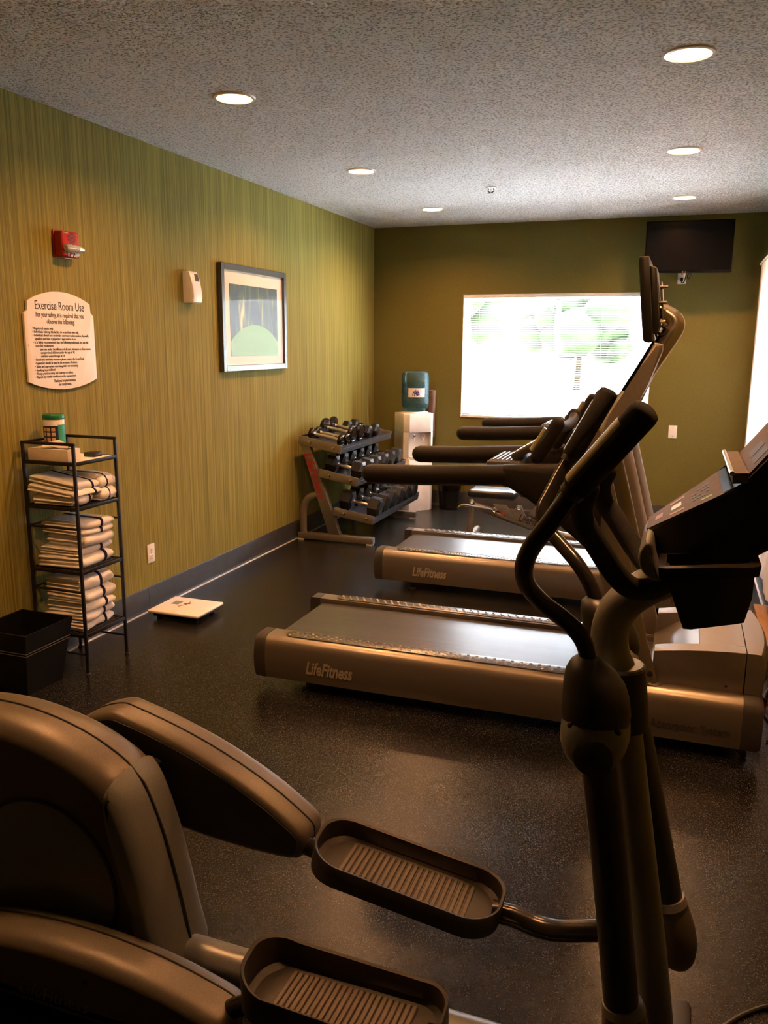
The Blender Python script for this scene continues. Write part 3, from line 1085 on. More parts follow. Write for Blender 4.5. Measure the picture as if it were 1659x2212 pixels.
for k, (h, w) in enumerate(((.045, .25), (.048, .25), (.050, .245), (.065, .25), (.062, .235))):
    towel(mx_ + (.0, .005, .008, .012, .004)[k], my_ - .005, zz, w, .235, h, 1, .66 - .015 * k, ('bottom', 'second lowest', 'middle', 'second from top', 'top')[k] + ' folded towel of the five on the lowest shelf', G3, 31 + k, R((0, 2, -2, 1, -2)[k]))
    zz += h - .002

# things on top of the shelf
zt = SHZ[0] + .0062
whole('paper_sheet', MB().box((mx_ + .03, my_ + .01, zt + .001), (.215, .27, .0012)), 'paper', (mx_ + .03, my_ + .01, zt), 'cream paper sheet lying on the top of the towel shelf', 'paper', smooth=False)
t = thing('tissue_box', 'cream cardboard tissue box on the towel shelf', 'tissue box', (mx_ - .01, my_ - .10, zt + .002))
obj('carton', MB().box((mx_ - .01, my_ - .100, zt + .031), (.235, .090, .058), None, .002), 'card_box', t)
ts = MB()
g = [[None] * 9 for _ in range(7)]
for i in range(7):
    for j in range(9):
        u, w = i / 6 - .5, j / 8 - .5
        p = V(mx_ + .02 + w * .16, my_ - .10 + u * .06, zt + .062 + .032 * (1 - (2 * u) ** 2) * (1 - .5 * (2 * w) ** 2))
        p += Vector(noise.noise_vector(p * 28.)) * .014
        p.z = max(p.z, zt + .061)
        g[i][j] = ts.bm.verts.new(p)
for i in range(6):
    for j in range(8):
        ts.bm.faces.new((g[i][j], g[i + 1][j], g[i + 1][j + 1], g[i][j + 1]))
obj('tissue', ts, 'tissue', t, angle=180)
t = thing('wipes_canister', 'green lidded wipes canister behind the tissue box', 'canister', (-2.903, 3.300, zt + .002))
cx, cy, cz = -2.903, 3.300, zt + .002
obj('can', MB().lathe([(.048, 0), (.050, .004), (.050, .186), (.049, .188)], (cx, cy, cz), 'z', 32), 'wipe_white', t)
obj('lid', MB().lathe([(.0515, .186), (.0525, .190), (.0525, .204), (.050, .209), (.044, .211), (.004, .211)], (cx, cy, cz), 'z', 32), 'wipe_green', t)
def band(r, a0, a1, z0, z1):
    m = MB()
    n = max(3, int(abs(a1 - a0) / 8))
    v = [(m.bm.verts.new((cx + r * math.cos(R(a0 + (a1 - a0) * k / n)), cy + r * math.sin(R(a0 + (a1 - a0) * k / n)), z0)),
          m.bm.verts.new((cx + r * math.cos(R(a0 + (a1 - a0) * k / n)), cy + r * math.sin(R(a0 + (a1 - a0) * k / n)), z1))) for k in range(n + 1)]
    for k in range(n):
        m.bm.faces.new((v[k][0], v[k + 1][0], v[k + 1][1], v[k][1]))
    return m
obj('label', band(.0504, -170, -28, cz + .004, cz + .155), 'wipe_navy', t)
obj('label_edge', band(.0504, -28, 40, cz + .004, cz + .16), 'wipe_teal', t)
for r_ in range(3):
    for c_ in range(3):
        a0 = -118 + c_ * 27
        obj('label_square', band(.0507, a0, a0 + 20, cz + .082 + r_ * .024, cz + .099 + r_ * .024), 'wipe_tan', t)
whole('small_black_case', MB().box((mx_ + .075, my_ + .075, zt + .013), (.065, .06, .022), None, .004), 'ell_dark', (mx_ + .075, my_ + .075, zt + .002), 'small flat black case on the paper sheet', 'case')

# black bin on the floor
t = thing('waste_bin', 'black square tapered bin on the floor beside the towel shelf', 'bin', (-2.835, 2.96, 0))
bx0, bx1, by0, by1 = -2.95, -2.765, 2.845, 3.075
ux0, ux1, uy0, uy1 = -2.99, -2.685, 2.775, 3.085
m = MB()
def ringr(x0, x1, y0, y1, z):
    return [V(x0, y0, z), V(x1, y0, z), V(x1, y1, z), V(x0, y1, z)]
def lerp(f):
    return (bx0 + (ux0 - bx0) * f, bx1 + (ux1 - bx1) * f, by0 + (uy0 - by0) * f, by1 + (uy1 - by1) * f)
def ins(r, d_):
    return (r[0] + d_, r[1] - d_, r[2] + d_, r[3] - d_)
HB = .325
m.loft([ringr(*lerp(0), 0.0), ringr(*lerp(1), HB), ringr(*ins(lerp(1), .008), HB), ringr(*ins(lerp(0), .008), .012)])
obj('body', m, 'bin_black', t, angle=20)
for f in (.66, .70):
    m = MB()
    r_ = lerp(f)
    m.loft([ringr(*ins(r_, .002), f * HB), ringr(*ins(r_, -.0022), f * HB), ringr(*ins(r_, -.0022), f * HB + .003), ringr(*ins(r_, .002), f * HB + .003)], closed=True)
    obj('seam_band', m, 'bin_seam', t, angle=20)

# bathroom style scale
t = thing('body_scale', 'white body weight scale with grey display lying on the floor', 'scale', (-2.73, 4.115, 0), 0)
obj('platform', MB().box((-2.73, 4.115, .050), (.345, .295, .018), None, .007, 3), 'scale_white', t)
obj('base', MB().box((-2.73, 4.115, .030), (.30, .25, .024), None, .004), 'bin_black', t)
for sx in (-1, 1):
    for sy in (-1, 1):
        obj('foot', MB().lathe([(.018, 0), (.020, .004), (.016, .022)], (-2.73 + sx * .12, 4.115 + sy * .095, 0), 'z', 14), 'bin_black', t)
obj('display', MB().box((-2.815, 4.15, .0595), (.05, .06, .0014)), 'lcd_grey', t, smooth=False)
o = obj('figure_print', MB().tube([(-2.762, 4.145, .0596), (-2.745, 4.15, .0596), (-2.725, 4.155, .0596)], .004, 6).tube([(-2.742, 4.125, .0596), (-2.74, 4.15, .0596), (-2.745, 4.19, .0596)], .003, 6).tube([(-2.76, 4.10, .0596), (-2.748, 4.13, .0596), (-2.742, 4.15, .0596)], .0025, 6).box((-2.765, 4.095, .0596), (.012, .014, .001)), 'brown_print', t)

# ------------------------------------------------------------------ dumbbell rack
t = thing('dumbbell_rack', 'three tier silver dumbbell rack with red lettering against the wall', 'rack', (-2.62, 6.75, 0))
YN, YFR = 6.15, 7.35
ARMS = [((-2.925, .880), (-2.545, .810)), ((-2.745, .615), (-2.402, .553)), ((-2.62, .303), (-2.265, .250))]
for y, s in ((YN, 1), (YFR, -1)):
    ya, yb_ = y, y + s * .055
    base = obj('base_bar', MB().span((-2.955, min(ya, yb_), .012), (-2.285, max(ya, yb_), .066), .004), 'rack_silver', t)
    for x in (-2.93, -2.32):
        obj('foot_pad', MB().box((x, (ya + yb_) / 2, .006), (.05, .05, .012), None, .002), 'white_plastic', base)
    obj('upright', MB().prism([(-2.675, .06), (-2.572, .06), (-2.845, .80), (-2.875, .87), (-2.935, .84)], min(ya, yb_) + .004, max(ya, yb_) - .004, 'xz', .003), 'rack_silver', t)
    obj('rear_brace', MB().tube([(-2.915, (ya + yb_) / 2, .05), (-2.915, (ya + yb_) / 2, .20), (-2.905, (ya + yb_) / 2, .29), (-2.865, (ya + yb_) / 2, .355), (-2.80, (ya + yb_) / 2, .385), (-2.74, (ya + yb_) / 2, .40)], .032, 12, 4, .8), 'rack_silver', t)
    for (a, b_) in ARMS:
        dx, dz = b_[0] - a[0], b_[1] - a[1]
        th = .068
        arm = obj('tray_arm', MB().prism([a, b_, (b_[0] - .016, b_[1] - th), (a[0] - .014, a[1] - th)], y - s * .012, y + s * .0, 'xz', .002), 'rack_silver', t)
        for f in (.27, .82):
            obj('bolt', MB().lathe([(.012, 0), (.012, -s * .005), (.004, -s * .008)], (a[0] + dx * f - .008, y - s * .012, a[1] + dz * f - th / 2), 'y', 12), 'chrome', arm)
for (a, b_) in ARMS:
    m = MB()
    m.prism([(a[0] + .012, a[1] - .030), (b_[0] - .004, b_[1] - .028), (b_[0] - .004, b_[1] - .034), (a[0] + .012, a[1] - .036)], YN, YFR, 'xz')
    m.prism([(b_[0] - .008, b_[1] - .006), (b_[0] - .002, b_[1] - .006), (b_[0] - .014, b_[1] - .066), (b_[0] - .020, b_[1] - .066)], YN, YFR, 'xz')
    m.prism([(a[0] + .006, a[1] - .002), (a[0] + .012, a[1] - .002), (a[0] + .012, a[1] - .036), (a[0] + .006, a[1] - .036)], YN, YFR, 'xz')
    obj('tray', m, 'rack_tray', t, smooth=False)
ud = Vector((.27, 0, -.74)).normalized()
un = Vector((.74, 0, .27)).normalized()
part_label(text('lettering', 'LifeFitness', .098, (-2.80, YN - .001 + .0035, .555), ud, un, 'red_print', t, shear=.25, bold=.002, width=.40), 'red script lettering down the upright')

SLP = R(10)
def dumbbell(kind, L, hr, hl, label, grp):
    rot = Matrix.Rotation(SLP, 3, 'Y')
    t = thing('dumbbell', label, 'dumbbell', (0, 0, 0), 0, grp)
    def fin(mb):
        bmesh.ops.rotate(mb.bm, verts=mb.bm.verts, cent=(0, 0, 0), matrix=rot)
        return mb
    g = L / 2 - hl
    hd = [(.011, -g - .004), (.013, -g + .012), (.0155, -g * .5), (.017, 0), (.0155, g * .5), (.013, g - .012), (.011, g + .004)]
    obj('handle', fin(MB().lathe(hd, (0, 0, 0), 'x', 14)), 'steel_handle', t, local=True)
    for s in (-1, 1):
        m = MB()
        if kind == 'hex':
            rings = []
            for f, x in ((.62, g), (1., g + .012), (1., g + hl - .014), (.66, g + hl)):
                rings.append([V(s * x, hr * f * math.cos(R(60 * k)), hr * f * math.sin(R(60 * k))) for k in range(6)])
            m.loft(rings)
            obj('head', fin(m), 'db_black', t, local=True, angle=15)
        else:
            pr = [(hr * .45, g), (hr * .9, g + .004), (hr, g + .014), (hr, g + hl - .012), (hr * .93, g + hl - .003), (hr * .80, g + hl), (hr * .74, g + hl - .005), (hr * .3, g + hl - .005)]
            m.lathe([(r_, s * x) for r_, x in pr], (0, 0, 0), 'x', 24)
            obj('head', fin(m), 'db_gloss', t, local=True)
        obj('collar', fin(MB().lathe([(.012, s * (g - .008)), (.019, s * (g - .006)), (.019, s * (g + .002)), (.012, s * (g + .003))], (0, 0, 0), 'x', 14)), 'chrome', t, local=True)
    return t
def seat(arm, f, hr, ap):
    a, b_ = ARMS[arm]
    x = a[0] + (b_[0] - a[0]) * f
    z = a[1] + (b_[1] - a[1]) * f - .030
    return x, z + ap / math.cos(SLP) + .0005
GD = 'dumbbells on the three tier rack'
ORD = ['first', 'second', 'third', 'fourth', 'fifth', 'sixth']
def lay(kind, L, hr, hl, arm, f, ap, ys, what, tier, start=0):
    p = None
    x, z = seat(arm, f, hr, ap)
    for k, y in enumerate(ys):
        lb_ = '%s, %s from the lettered upright on the %s tier' % (what, ORD[start + k], tier)
        if p is None:
            p = dumbbell(kind, L, hr, hl, lb_, GD)
            p.location = (x, y, z)
        else:
            dup(p, (x, y, z), 0, lb_)
lay('round', .30, .050, .040, 0, .52, .050, (6.245, 6.365), 'small round headed dumbbell', 'top')
lay('round', .30, .078, .045, 0, .50, .078, (6.515, 6.69), 'large round headed dumbbell', 'top', 2)
lay('hex', .27, .062, .072, 0, .55, .062 * .866, (6.90, 7.08), 'black hexagonal dumbbell', 'top', 4)
lay('hex', .33, .080, .098, 1, .50, .080 * .866, [6.275 + .188 * k for k in range(6)], 'black hexagonal dumbbell', 'middle')
lay('hex', .355, .088, .108, 2, .52, .088 * .866, [6.285 + .190 * k for k in range(6)], 'large black hexagonal dumbbell', 'lowest')

# ------------------------------------------------------------------ water cooler
ca = R(40)
t = thing('water_cooler', 'white free standing water cooler in the corner by the dumbbells', 'water cooler', (-2.46, 7.80, 0), ca)
w2, d2, ch = .155, .145, .045
plan = [(-w2 + ch, -d2), (w2 - ch, -d2), (w2, -d2 + ch * 1.2), (w2, d2), (-w2, d2), (-w2, -d2 + ch * 1.2)]
obj('cabinet', MB().prism(plan, .0, .52, 'xy', .004), 'cooler_white', t, local=True)
m = MB()
m.prism(plan, .775, .955, 'xy', .006)
m.prism([(-w2, -d2 + .055), (-w2 + .038, -d2 + .055 - .045), (-w2 + .038, d2), (-w2, d2)], .52, .775, 'xy')
m.prism([(w2 - .038, -d2 + .055 - .045), (w2, -d2 + .055), (w2, d2), (w2 - .038, d2)], .52, .775, 'xy')
m.prism([(-w2, -d2 + .075), (w2, -d2 + .075), (w2, d2), (-w2, d2)], .52, .775, 'xy')
obj('head', m, 'cooler_white', t, local=True)
obj('top_collar', MB().lathe([(.10, 0), (.13, .0), (.128, .012), (.10, .02)], (0, 0, .953), 'z', 32), 'cooler_white', t, local=True)
obj('drip_tray', MB().span((-.105, -d2 - .004, .512), (.105, -d2 + .07, .545), .006), 'white_plastic', t, local=True)
for x, c in ((-.05, 'label_blue'), (.05, 'alarm_red')):
    tp = obj('tap', MB().tube([(x, -d2 + .08, .715), (x, -d2 + .035, .715), (x, -d2 + .03, .69)], .008, 10).box((x, -d2 + .03, .735), (.016, .02, .035), None, .003), 'white_plastic', t, local=True)
    obj('tap_button', MB().box((x, -d2 + .024, .74), (.018, .012, .014), None, .002), c, tp, local=True)
bz = .965
t = thing('water_bottle', 'blue tinted water bottle upside down on the cooler', 'water bottle', (-2.46, 7.80, bz), ca)
pr = [(.05, -.0), (.09, .004), (.115, .03), (.131, .065), (.134, .10), (.134, .155), (.130, .165), (.134, .175), (.134, .235), (.130, .245), (.134, .255), (.134, .345), (.125, .375), (.10, .392), (.06, .393), (.02, .388)]
obj('bottle_shell', MB().lathe(pr, (0, 0, 0), 'z', 40), 'bottle_blue', t, local=True)
obj('water', MB().lathe([(.04, .004), (.085, .010), (.110, .034), (.126, .068), (.128, .29), (.02, .291)], (0, 0, 0), 'z', 40), 'bottle_blue', t, local=True)
lb = MB()
va = [R(-142 + 8 * k) for k in range(10)]
vv = [(lb.bm.verts.new((.1352 * math.cos(a), .1352 * math.sin(a), .15)), lb.bm.verts.new((.1352 * math.cos(a), .1352 * math.sin(a), .235))) for a in va]
for k in range(9):
    lb.bm.faces.new((vv[k][0], vv[k + 1][0], vv[k + 1][1], vv[k][1]))
lb_o = obj('label', lb, 'bottle_label', t, local=True)
# scribbled blue logo on the label
def onl(deg, z):
    return (.1358 * math.cos(R(deg)), .1358 * math.sin(R(deg)), z)
m = MB()
for pts in ([(q - 46, z) for q, z in pp] for pp in ([(-78, .165), (-70, .205), (-62, .175), (-55, .215), (-50, .19)], [(-76, .20), (-66, .185), (-58, .20), (-48, .175)], [(-70, .16), (-64, .22), (-60, .165), (-54, .20)], [(-58, .16), (-52, .18), (-50, .165)])):
    m.tube([onl(*q) for q in pts], .0035, 5, 4)
part_label(obj('label_logo', m, 'label_blue', t, local=True), 'blue scribbled logo on the white label')
CX, CY = -2.355, 8.028
t = thing('cup_dispenser', 'brown upright paper cup tube on the wall behind the water cooler', 'cup dispenser', (CX, CY, .7))
obj('tube', MB().lathe([(.036, .0), (.037, .01), (.037, .40), (.034, .40)], (CX, CY, .70), 'z', 20), 'cup_brown', t)
obj('cap', MB().lathe([(.039, .0), (.040, .004), (.040, .07), (.034, .076), (.004, .078)], (CX, CY, 1.09), 'z', 20), 'cup_brown', t)
obj('wall_bracket', MB().span((CX - .015, CY + .03, .8), (CX + .015, YB, .83), .003).span((CX - .015, CY + .03, 1.0), (CX + .015, YB, 1.03), .003), 'cup_brown', t)

t = thing('waste_basket', 'small round black waste basket with clear liner by the water cooler', 'bin', (-2.13, 7.93, 0))
obj('basket', MB().lathe([(.09, 0), (.095, .004), (.115, .27), (.119, .272), (.119, .264), (.111, .26), (.092, .012), (.01, .01)], (-2.13, 7.93, 0), 'z', 28), 'bin_black', t)
m = MB()
rings = []
for z, r_ in ((.19, .1185), (.23, .121), (.27, .125), (.285, .122), (.275, .112), (.20, .105)):
    rings.append([V(-2.13 + (r_ + .004 * noise.noise(V(k * .9, z * 30, 3))) * math.cos(k * 2 * math.pi / 36), 7.93 + (r_ + .004 * noise.noise(V(k * .9, z * 30, 3))) * math.sin(k * 2 * math.pi / 36), z + .008 * noise.noise(V(k * .7, 1, z))) for k in range(36)])
m.loft(rings, caps=False)
obj('liner', m, 'bag_clear', t, angle=180)

# ------------------------------------------------------------------ weight bench
BY = 6.62
t = thing('weight_bench', 'black padded adjustable weight bench behind the rear treadmill', 'bench', (-1.2, BY, 0))
obj('seat_pad', MB().box((-1.42, BY + .12, .405), (.40, .27, .062), None, .024, 4), 'bench_pad', t)
bp_ = MB().box((-.80, BY + .12, .41), (.78, .26, .060), Matrix.Rotation(R(3), 3, 'Y'), .024, 4)
obj('back_pad', bp_, 'bench_pad', t)
obj('seat_plate', MB().box((-1.42, BY + .12, .366), (.36, .20, .014), None, .003), 'rack_silver', t)
obj('front_leg', MB().tube([(-1.575, BY + .02, .345), (-1.582, BY + .02, .2), (-1.61, BY + .02, .0)], .028, 14), 'bench_frame', t)
obj('front_foot', MB().tube([(-1.61, BY - .15, .03), (-1.61, BY + .36, .03)], .028, 14), 'bench_frame', t)
obj('rear_foot', MB().tube([(-.45, BY - .18, .03), (-.45, BY + .38, .03)], .028, 14), 'bench_frame', t)
obj('main_beam', MB().tube([(-1.56, BY + .02, .305), (-1.42, BY + .02, .265), (-1.22, BY + .02, .20), (-.95, BY + .03, .125), (-.45, BY + .08, .05)], .030, 14, 5), 'bench_frame', t)
obj('bracket', MB().prism([(-1.40, .33), (-1.29, .33), (-1.27, .30), (-1.22, .30), (-1.19, .335), (-1.165, .335), (-1.13, .25), (-1.0, .21), (-.90, .16), (-.95, .125), (-1.2, .20), (-1.30, .235), (-1.36, .28)], BY - .012, BY + .0, 'xz', .001), 'rack_silver', t)
obj('rear_bracket', MB().prism([(-1.12, .25), (-1.05, .34), (-.80, .34), (-.72, .24), (-.86, .17)], BY + .06, BY + .07, 'xz', .001), 'rack_silver', t)
for x, z in ((-1.575, .342), (-1.385, .285), (-1.185, .318)):
    o = obj('pivot_bolt', MB().lathe([(.022, 0), (.022, -.012), (.016, -.014), (.014, -.010), (.004, -.010)], (x, BY - .012, z), 'y', 18), 'chrome', t)
obj('adjust_handle', MB().tube([(-1.69, BY - .03, .285), (-1.655, BY - .03, .31), (-1.60, BY - .03, .31), (-1.40, BY - .02, .285)], .009, 10, 4), 'chrome', t)
obj('warning_mark', MB().prism([(-1.335, .245), (-1.295, .245), (-1.315, .285)], BY - .0135, BY - .012, 'xz'), 'warn_red', t, smooth=False)
text('lettering', 'LifeFitness', .085, (-1.06, BY - .0125, .205), V(.95, 0, -.22), V(.22, 0, .95), 'ink', t, shear=.25, bold=.002, width=.26)

# ------------------------------------------------------------------ treadmills
def treadmill(loc, label):
    t = thing('treadmill', label, 'treadmill', loc, 0)
    WT = .77
    L1 = 2.145
    RW = .125
    def rail_ring(x, side, k=1.):
        pts = [(0.012, .058), (.0, .10), (-.003, .16), (.003, .215), (.012, .243), (.028, .258), (.05, .264), (RW, .262), (RW, .07), (.05, .05)]
        out = []
        for y, z in pts:
            yy = y if side == 0 else WT - y
            out.append(V(x, yy, z))
        return out if side == 0 else list(reversed(out))
    for side in (0, 1):
        yc = RW / 2 + .008 if side == 0 else WT - RW / 2 - .008
        sgn = 1 if side == 0 else -1
        r = obj('side_rail', MB().loft([rail_ring(.058, side), rail_ring(L1, side)]), 'tread_silver', t, local=True, angle=30)
        m = MB()
        cap = lambda x, s: [V(x, (WT / 2) + (p.y - WT / 2) * 1., .155 + (p.z - .155) * s) for p in rail_ring(x, side)]
        m.loft([cap(.0, .93), cap(.008, 1.01), cap(.058, 1.02)])
        obj('rear_cap', m, 'tread_cap', t, local=True, angle=30)
        m = MB()
        m.loft([cap(L1, 1.02), cap(L1 + .06, 1.0), cap(L1 + .075, .9)])
        obj('front_cap', m, 'tread_cap', t, local=True, angle=30)
        pd = obj('foot_strip', MB().prism([(x, y) for x, y in rrect(1.70, .074, .035, 6, .99, yc + sgn * .004)], .262, .2665, 'xy', .001), 'pad_grey', t, local=True)
        m = MB()
        for i in range(42):
            for j in range(3):
                x = .175 + i * .0397 + (j - 1) * .011 * sgn
                y = yc + sgn * .004 + (j - 1) * .021
                seg = 7
                c = V(x, y, .2665)
                top = m.bm.verts.new(c + V(0, 0, .0032))
                ra = [m.bm.verts.new(c + V(.0075 * math.cos(2 * math.pi * k / seg), .0058 * math.sin(2 * math.pi * k / seg), 0)) for k in range(seg)]
                rb = [m.bm.verts.new(c + V(.0058 * math.cos(2 * math.pi * k / seg), .0045 * math.sin(2 * math.pi * k / seg), .0024)) for k in range(seg)]
                for k in range(seg):
                    m.bm.faces.new((ra[k], ra[(k + 1) % seg], rb[(k + 1) % seg], rb[k]))
                    m.bm.faces.new((rb[k], rb[(k + 1) % seg], top))
        st = obj('studs', m, 'stud', pd, local=True, angle=60)
        st['kind'] = 'stuff'
        # upright mast: flattened tube leaning back over the belt
        ym = .075 if side == 0 else WT - .075
        obj('upright', MB().tube([(1.755, ym, .255), (1.70, ym, .45), (1.565, ym, .95), (1.50, ym, 1.19), (1.475, ym, 1.30)], [.066, .066, .066, .064, .05], 18, 0, .42, up=(0, 1, 0)), 'tread_silver', t, local=True, angle=60)
        obj('mast_bolt', MB().lathe([(.012, 0), (.012, -sgn * .004), (.004, -sgn * .005)], (1.79, ym - sgn * .026, .31), 'y', 14), 'dark_slot', t, local=True)
        # handrail with rubber sleeve and the tapering bracket behind it
        yr = .03 if side == 0 else WT - .03
        obj('handrail', MB().tube([(.585, yr, 1.066), (.80, yr, 1.072), (1.17, yr, 1.094)], .043, 18, 0, round_ends=True), 'tread_rubber', t, local=True, angle=50)
        rings = []
        for x, zt_, zb_, hw in ((1.165, 1.139, 1.050, .036), (1.19, 1.141, 1.047, .045), (1.27, 1.146, 1.00, .045), (1.36, 1.150, .93, .042), (1.45, 1.154, .855, .038), (1.56, 1.16, .76, .034)):
            ring = []
            for k in range(16):
                a = 2 * math.pi * k / 16
                cy, sz = math.cos(a), math.sin(a)
                e = .55
                yy = yr + (math.copysign(abs(cy) ** e, cy)) * hw + (0 if x < 1.2 else sgn * .035 * (x - 1.2) / .36)
                zz = (zt_ + zb_) / 2 + math.copysign(abs(sz) ** e, sz) * (zt_ - zb_) / 2
                ring.append(V(x, yy, zz))
            rings.append(ring)
        obj('rail_bracket', MB().loft(rings), 'tread_rubber', t, local=True, angle=50)
        obj('adjust_foot', MB().lathe([(.03, 0), (.03, .012), (.012, .018), (.012, .06)], (.25, yc, 0), 'z', 16), 'tread_cap', t, local=True)
        obj('front_foot', MB().tube([(2.02, yc, .075), (2.10, yc, .06), (2.155, yc, .03), (2.17, yc, .004)], [.02, .022, .018, .012], 10, 3), 'tread_cap', t, local=True)
        pts = [V(x, (.0025 if side == 0 else WT - .0025), z) for x, z in ((.2, .15),)]
    # belt, deck and roller
    m = MB()
    by0, by1 = RW + .012, WT - RW - .012
    pr = [(.055, .205), (.062, .228), (.082, .240), (.20, .243), (1.80, .243), (1.80, .205)]
    m.prism(pr, by0, by1, 'xz')
    obj('belt', m, 'belt', t, local=True, angle=25)
    obj('deck', MB().span((.10, RW - .002, .10), (2.14, WT - RW + .002, .212)), 'tread_cap', t, local=True, smooth=False)
    obj('rear_roller', MB().tube([(.10, RW, .19), (.10, WT - RW, .19)], .04, 18), 'tread_cap', t, local=True)
    # motor cover: side walls, front block and the scooped middle
    N = 9
    def arc(x):
        return .385 + .047 * math.sin(math.pi * (x - 1.72) / .92)
    def cover_side(x0, x1, n):
        top = [(x0 + (x1 - x0) * k / n, arc(x0 + (x1 - x0) * k / n)) for k in range(n + 1)]
        return top
    yn, yf = .085, WT - .085
    m = MB()
    tp = cover_side(1.80, 2.145, 8)
    m.prism([(1.79, .255), *tp, (2.145, .255)], yn, yn + .085, 'xz', .004)
    m.prism([(1.79, .255), *tp, (2.145, .255)], yf - .085, yf, 'xz', .004)
    tp2 = cover_side(1.975, 2.145, 5)
    m.prism([(1.975, .255), *tp2, (2.145, .255)], yn + .085, yf - .085, 'xz')
    tp3 = [(1.79, .30), (1.84, .335), (1.90, .375), (1.975, .392)]
    m.prism([(1.79, .25), *tp3, (1.975, .25)], yn + .085, yf - .085, 'xz')
    obj('motor_cover', m, 'tread_silver', t, local=True, angle=30)
    m = MB()
    tp = cover_side(2.149, 2.215, 4)
    q = [(2.149, .24), *tp[:-1], (2.205, arc(2.205) - .012), (2.212, .36), (2.208, .24)]
    rings = []
    for k in range(13):
        u = k / 12
        y = yn + (yf - yn) * u
        bow = .035 * (1 - (2 * u - 1) ** 2)
        rings.append([V(px + bow * (px - 2.149) / .06, y, pz) for px, pz in q])
    m.loft(rings)
    obj('front_cover', m, 'tread_silver', t, local=True, angle=30)
    obj('cover_screw', MB().lathe([(.006, 0), (.006, -.002), (.001, -.002)], (2.08, yn, .285), 'y', 12), 'chrome', t, local=True)
    obj('cover_badge', MB().tube([(2.06, .50, .4325), (2.10, .52, .4325), (2.08, .56, .4325), (2.05, .54, .4325)], .005, 6, 3), 'pad_grey', t, local=True)
    # console: tilted display slab, hand grip bar with sensor plate, key pad, fan vents
    slab = [(1.50, 1.185), (1.56, 1.345), (1.655, 1.515), (1.715, 1.632), (1.745, 1.625), (1.745, 1.60), (1.70, 1.47), (1.625, 1.32), (1.585, 1.18)]
    o = obj('console', MB().prism(slab, .12, .65, 'xz', .012, 3), 'console_grey', t, local=True, angle=30)
    obj('console_trim', MB().prism([(1.60, 1.445), (1.655, 1.542), (1.706, 1.638), (1.718, 1.634), (1.668, 1.54), (1.612, 1.44)], .135, .635, 'xz'), 'screen_black', o, local=True, smooth=False)
    gb = obj('grip_bar', MB().tube([(1.285, .115, 1.165), (1.325, .115, 1.235), (1.36, .115, 1.30)], .030, 14, 0, .7, True).tube([(1.285, .655, 1.165), (1.325, .655, 1.235), (1.36, .655, 1.30)], .030, 14, 0, .7, True).tube([(1.36, .115, 1.295), (1.37, .25, 1.28), (1.37, .52, 1.28), (1.36, .655, 1.295)], .022, 12, 4), 'tread_rubber', t, local=True, angle=50)
    for y in (.115, .655):
        obj('pulse_plate', MB().tube([(1.270, y, 1.185), (1.325, y, 1.278)], .023, 12, 0, .75), 'steel_handle', gb, local=True)
    m = MB()
    rot = Matrix.Rotation(R(-32), 3, 'Y')
    kp = obj('key_pad', MB().box((1.20, .38, 1.165), (.115, .26, .03), rot, .006), 'tread_cap', t, local=True)
    for i in range(3):
        for j in range(6):
            c = V(1.20, .38, 1.165) + rot @ V(-.034 + i * .034, -.10 + j * .04, .0165)
            m.box(c, (.024, .028, .006), rot, .002, 1)
    kk = obj('keys', m, 'pad_grey', kp, local=True)
    kk['kind'] = 'stuff'
    vt = obj('cup_tray', MB().box((1.12, .38, 1.10), (.15, .34, .05), None, .012), 'tread_cap', t, local=True)
    m = MB()
    for k in range(6):
        m.box((1.07 + k * .02, .38, 1.127), (.006, .28, .005), None, .001, 1)
    ob = obj('tray_ribs', m, 'pad_grey', vt, local=True)
    ob['kind'] = 'stuff'
    part_label(text('lettering', 'LifeFitness', .085, (.385, -.0035, .135), (1, 0, 0), (0, 0, 1), 'embossed', t, shear=.28, bold=.0025, width=.235, local=True), 'raised silver script lettering')
    text('lettering', 'Absorption System', .05, (1.955, -.003, .125), (1, 0, 0), (0, 0, 1), 'tread_cap', t, shear=.0, width=.30, local=True)
    text('belt_lettering', 'LifeFitness', .05, (1.13, .235, .2436), (1, 0, 0), (0, 1, 0), 'embossed', t, shear=.28, width=.32, local=True)
    return t
tm = treadmill((-1.83, 3.31, 0), 'silver treadmill with a small screen on a pole, beside the elliptical trainer')
dup(tm, (-1.875, 5.08, 0), 0, 'silver treadmill standing between the other treadmill and the weight bench')
for ch in list(tm.children):                 # the worn belt of the first treadmill shows no print
    if ch.name.startswith('belt_lettering'):
        bpy.data.objects.remove(ch)
# personal screen on its bracket, on the first treadmill only
scr_y = .375
obj('screen_pole', MB().tube([(1.515, scr_y, 1.235), (1.66, scr_y, 1.482), (1.760, scr_y, 1.652), (1.783, scr_y, 1.698), (1.776, scr_y, 1.728), (1.745, scr_y, 1.752), (1.715, scr_y, 1.772)], [.040, .040, .040, .038, .035, .031, .028], 18, 4), 'tube_silver', tm, local=True, angle=60)
obj('pole_plug', MB().tube([(1.505, scr_y, 1.218), (1.516, scr_y, 1.237)], .041, 18), 'tread_cap', tm, local=True)
obj('pole_clamp', MB().box((1.66, scr_y, 1.47), (.05, .12, .20), Matrix.Rotation(R(30), 3, 'Y'), .008), 'console_black', tm, local=True)
sh = obj('screen_housing', MB().prism([(1.637, 1.960), (1.630, 1.950), (1.668, 1.640), (1.678, 1.632), (1.706, 1.637), (1.670, 1.960)], .175, .575, 'xz', .006), 'console_black', tm, local=True)
obj('screen_back', MB().prism([(1.674, 1.930), (1.700, 1.920), (1.726, 1.695), (1.720, 1.670), (1.700, 1.665)], .22, .53, 'xz', .006), 'console_black', sh, local=True)
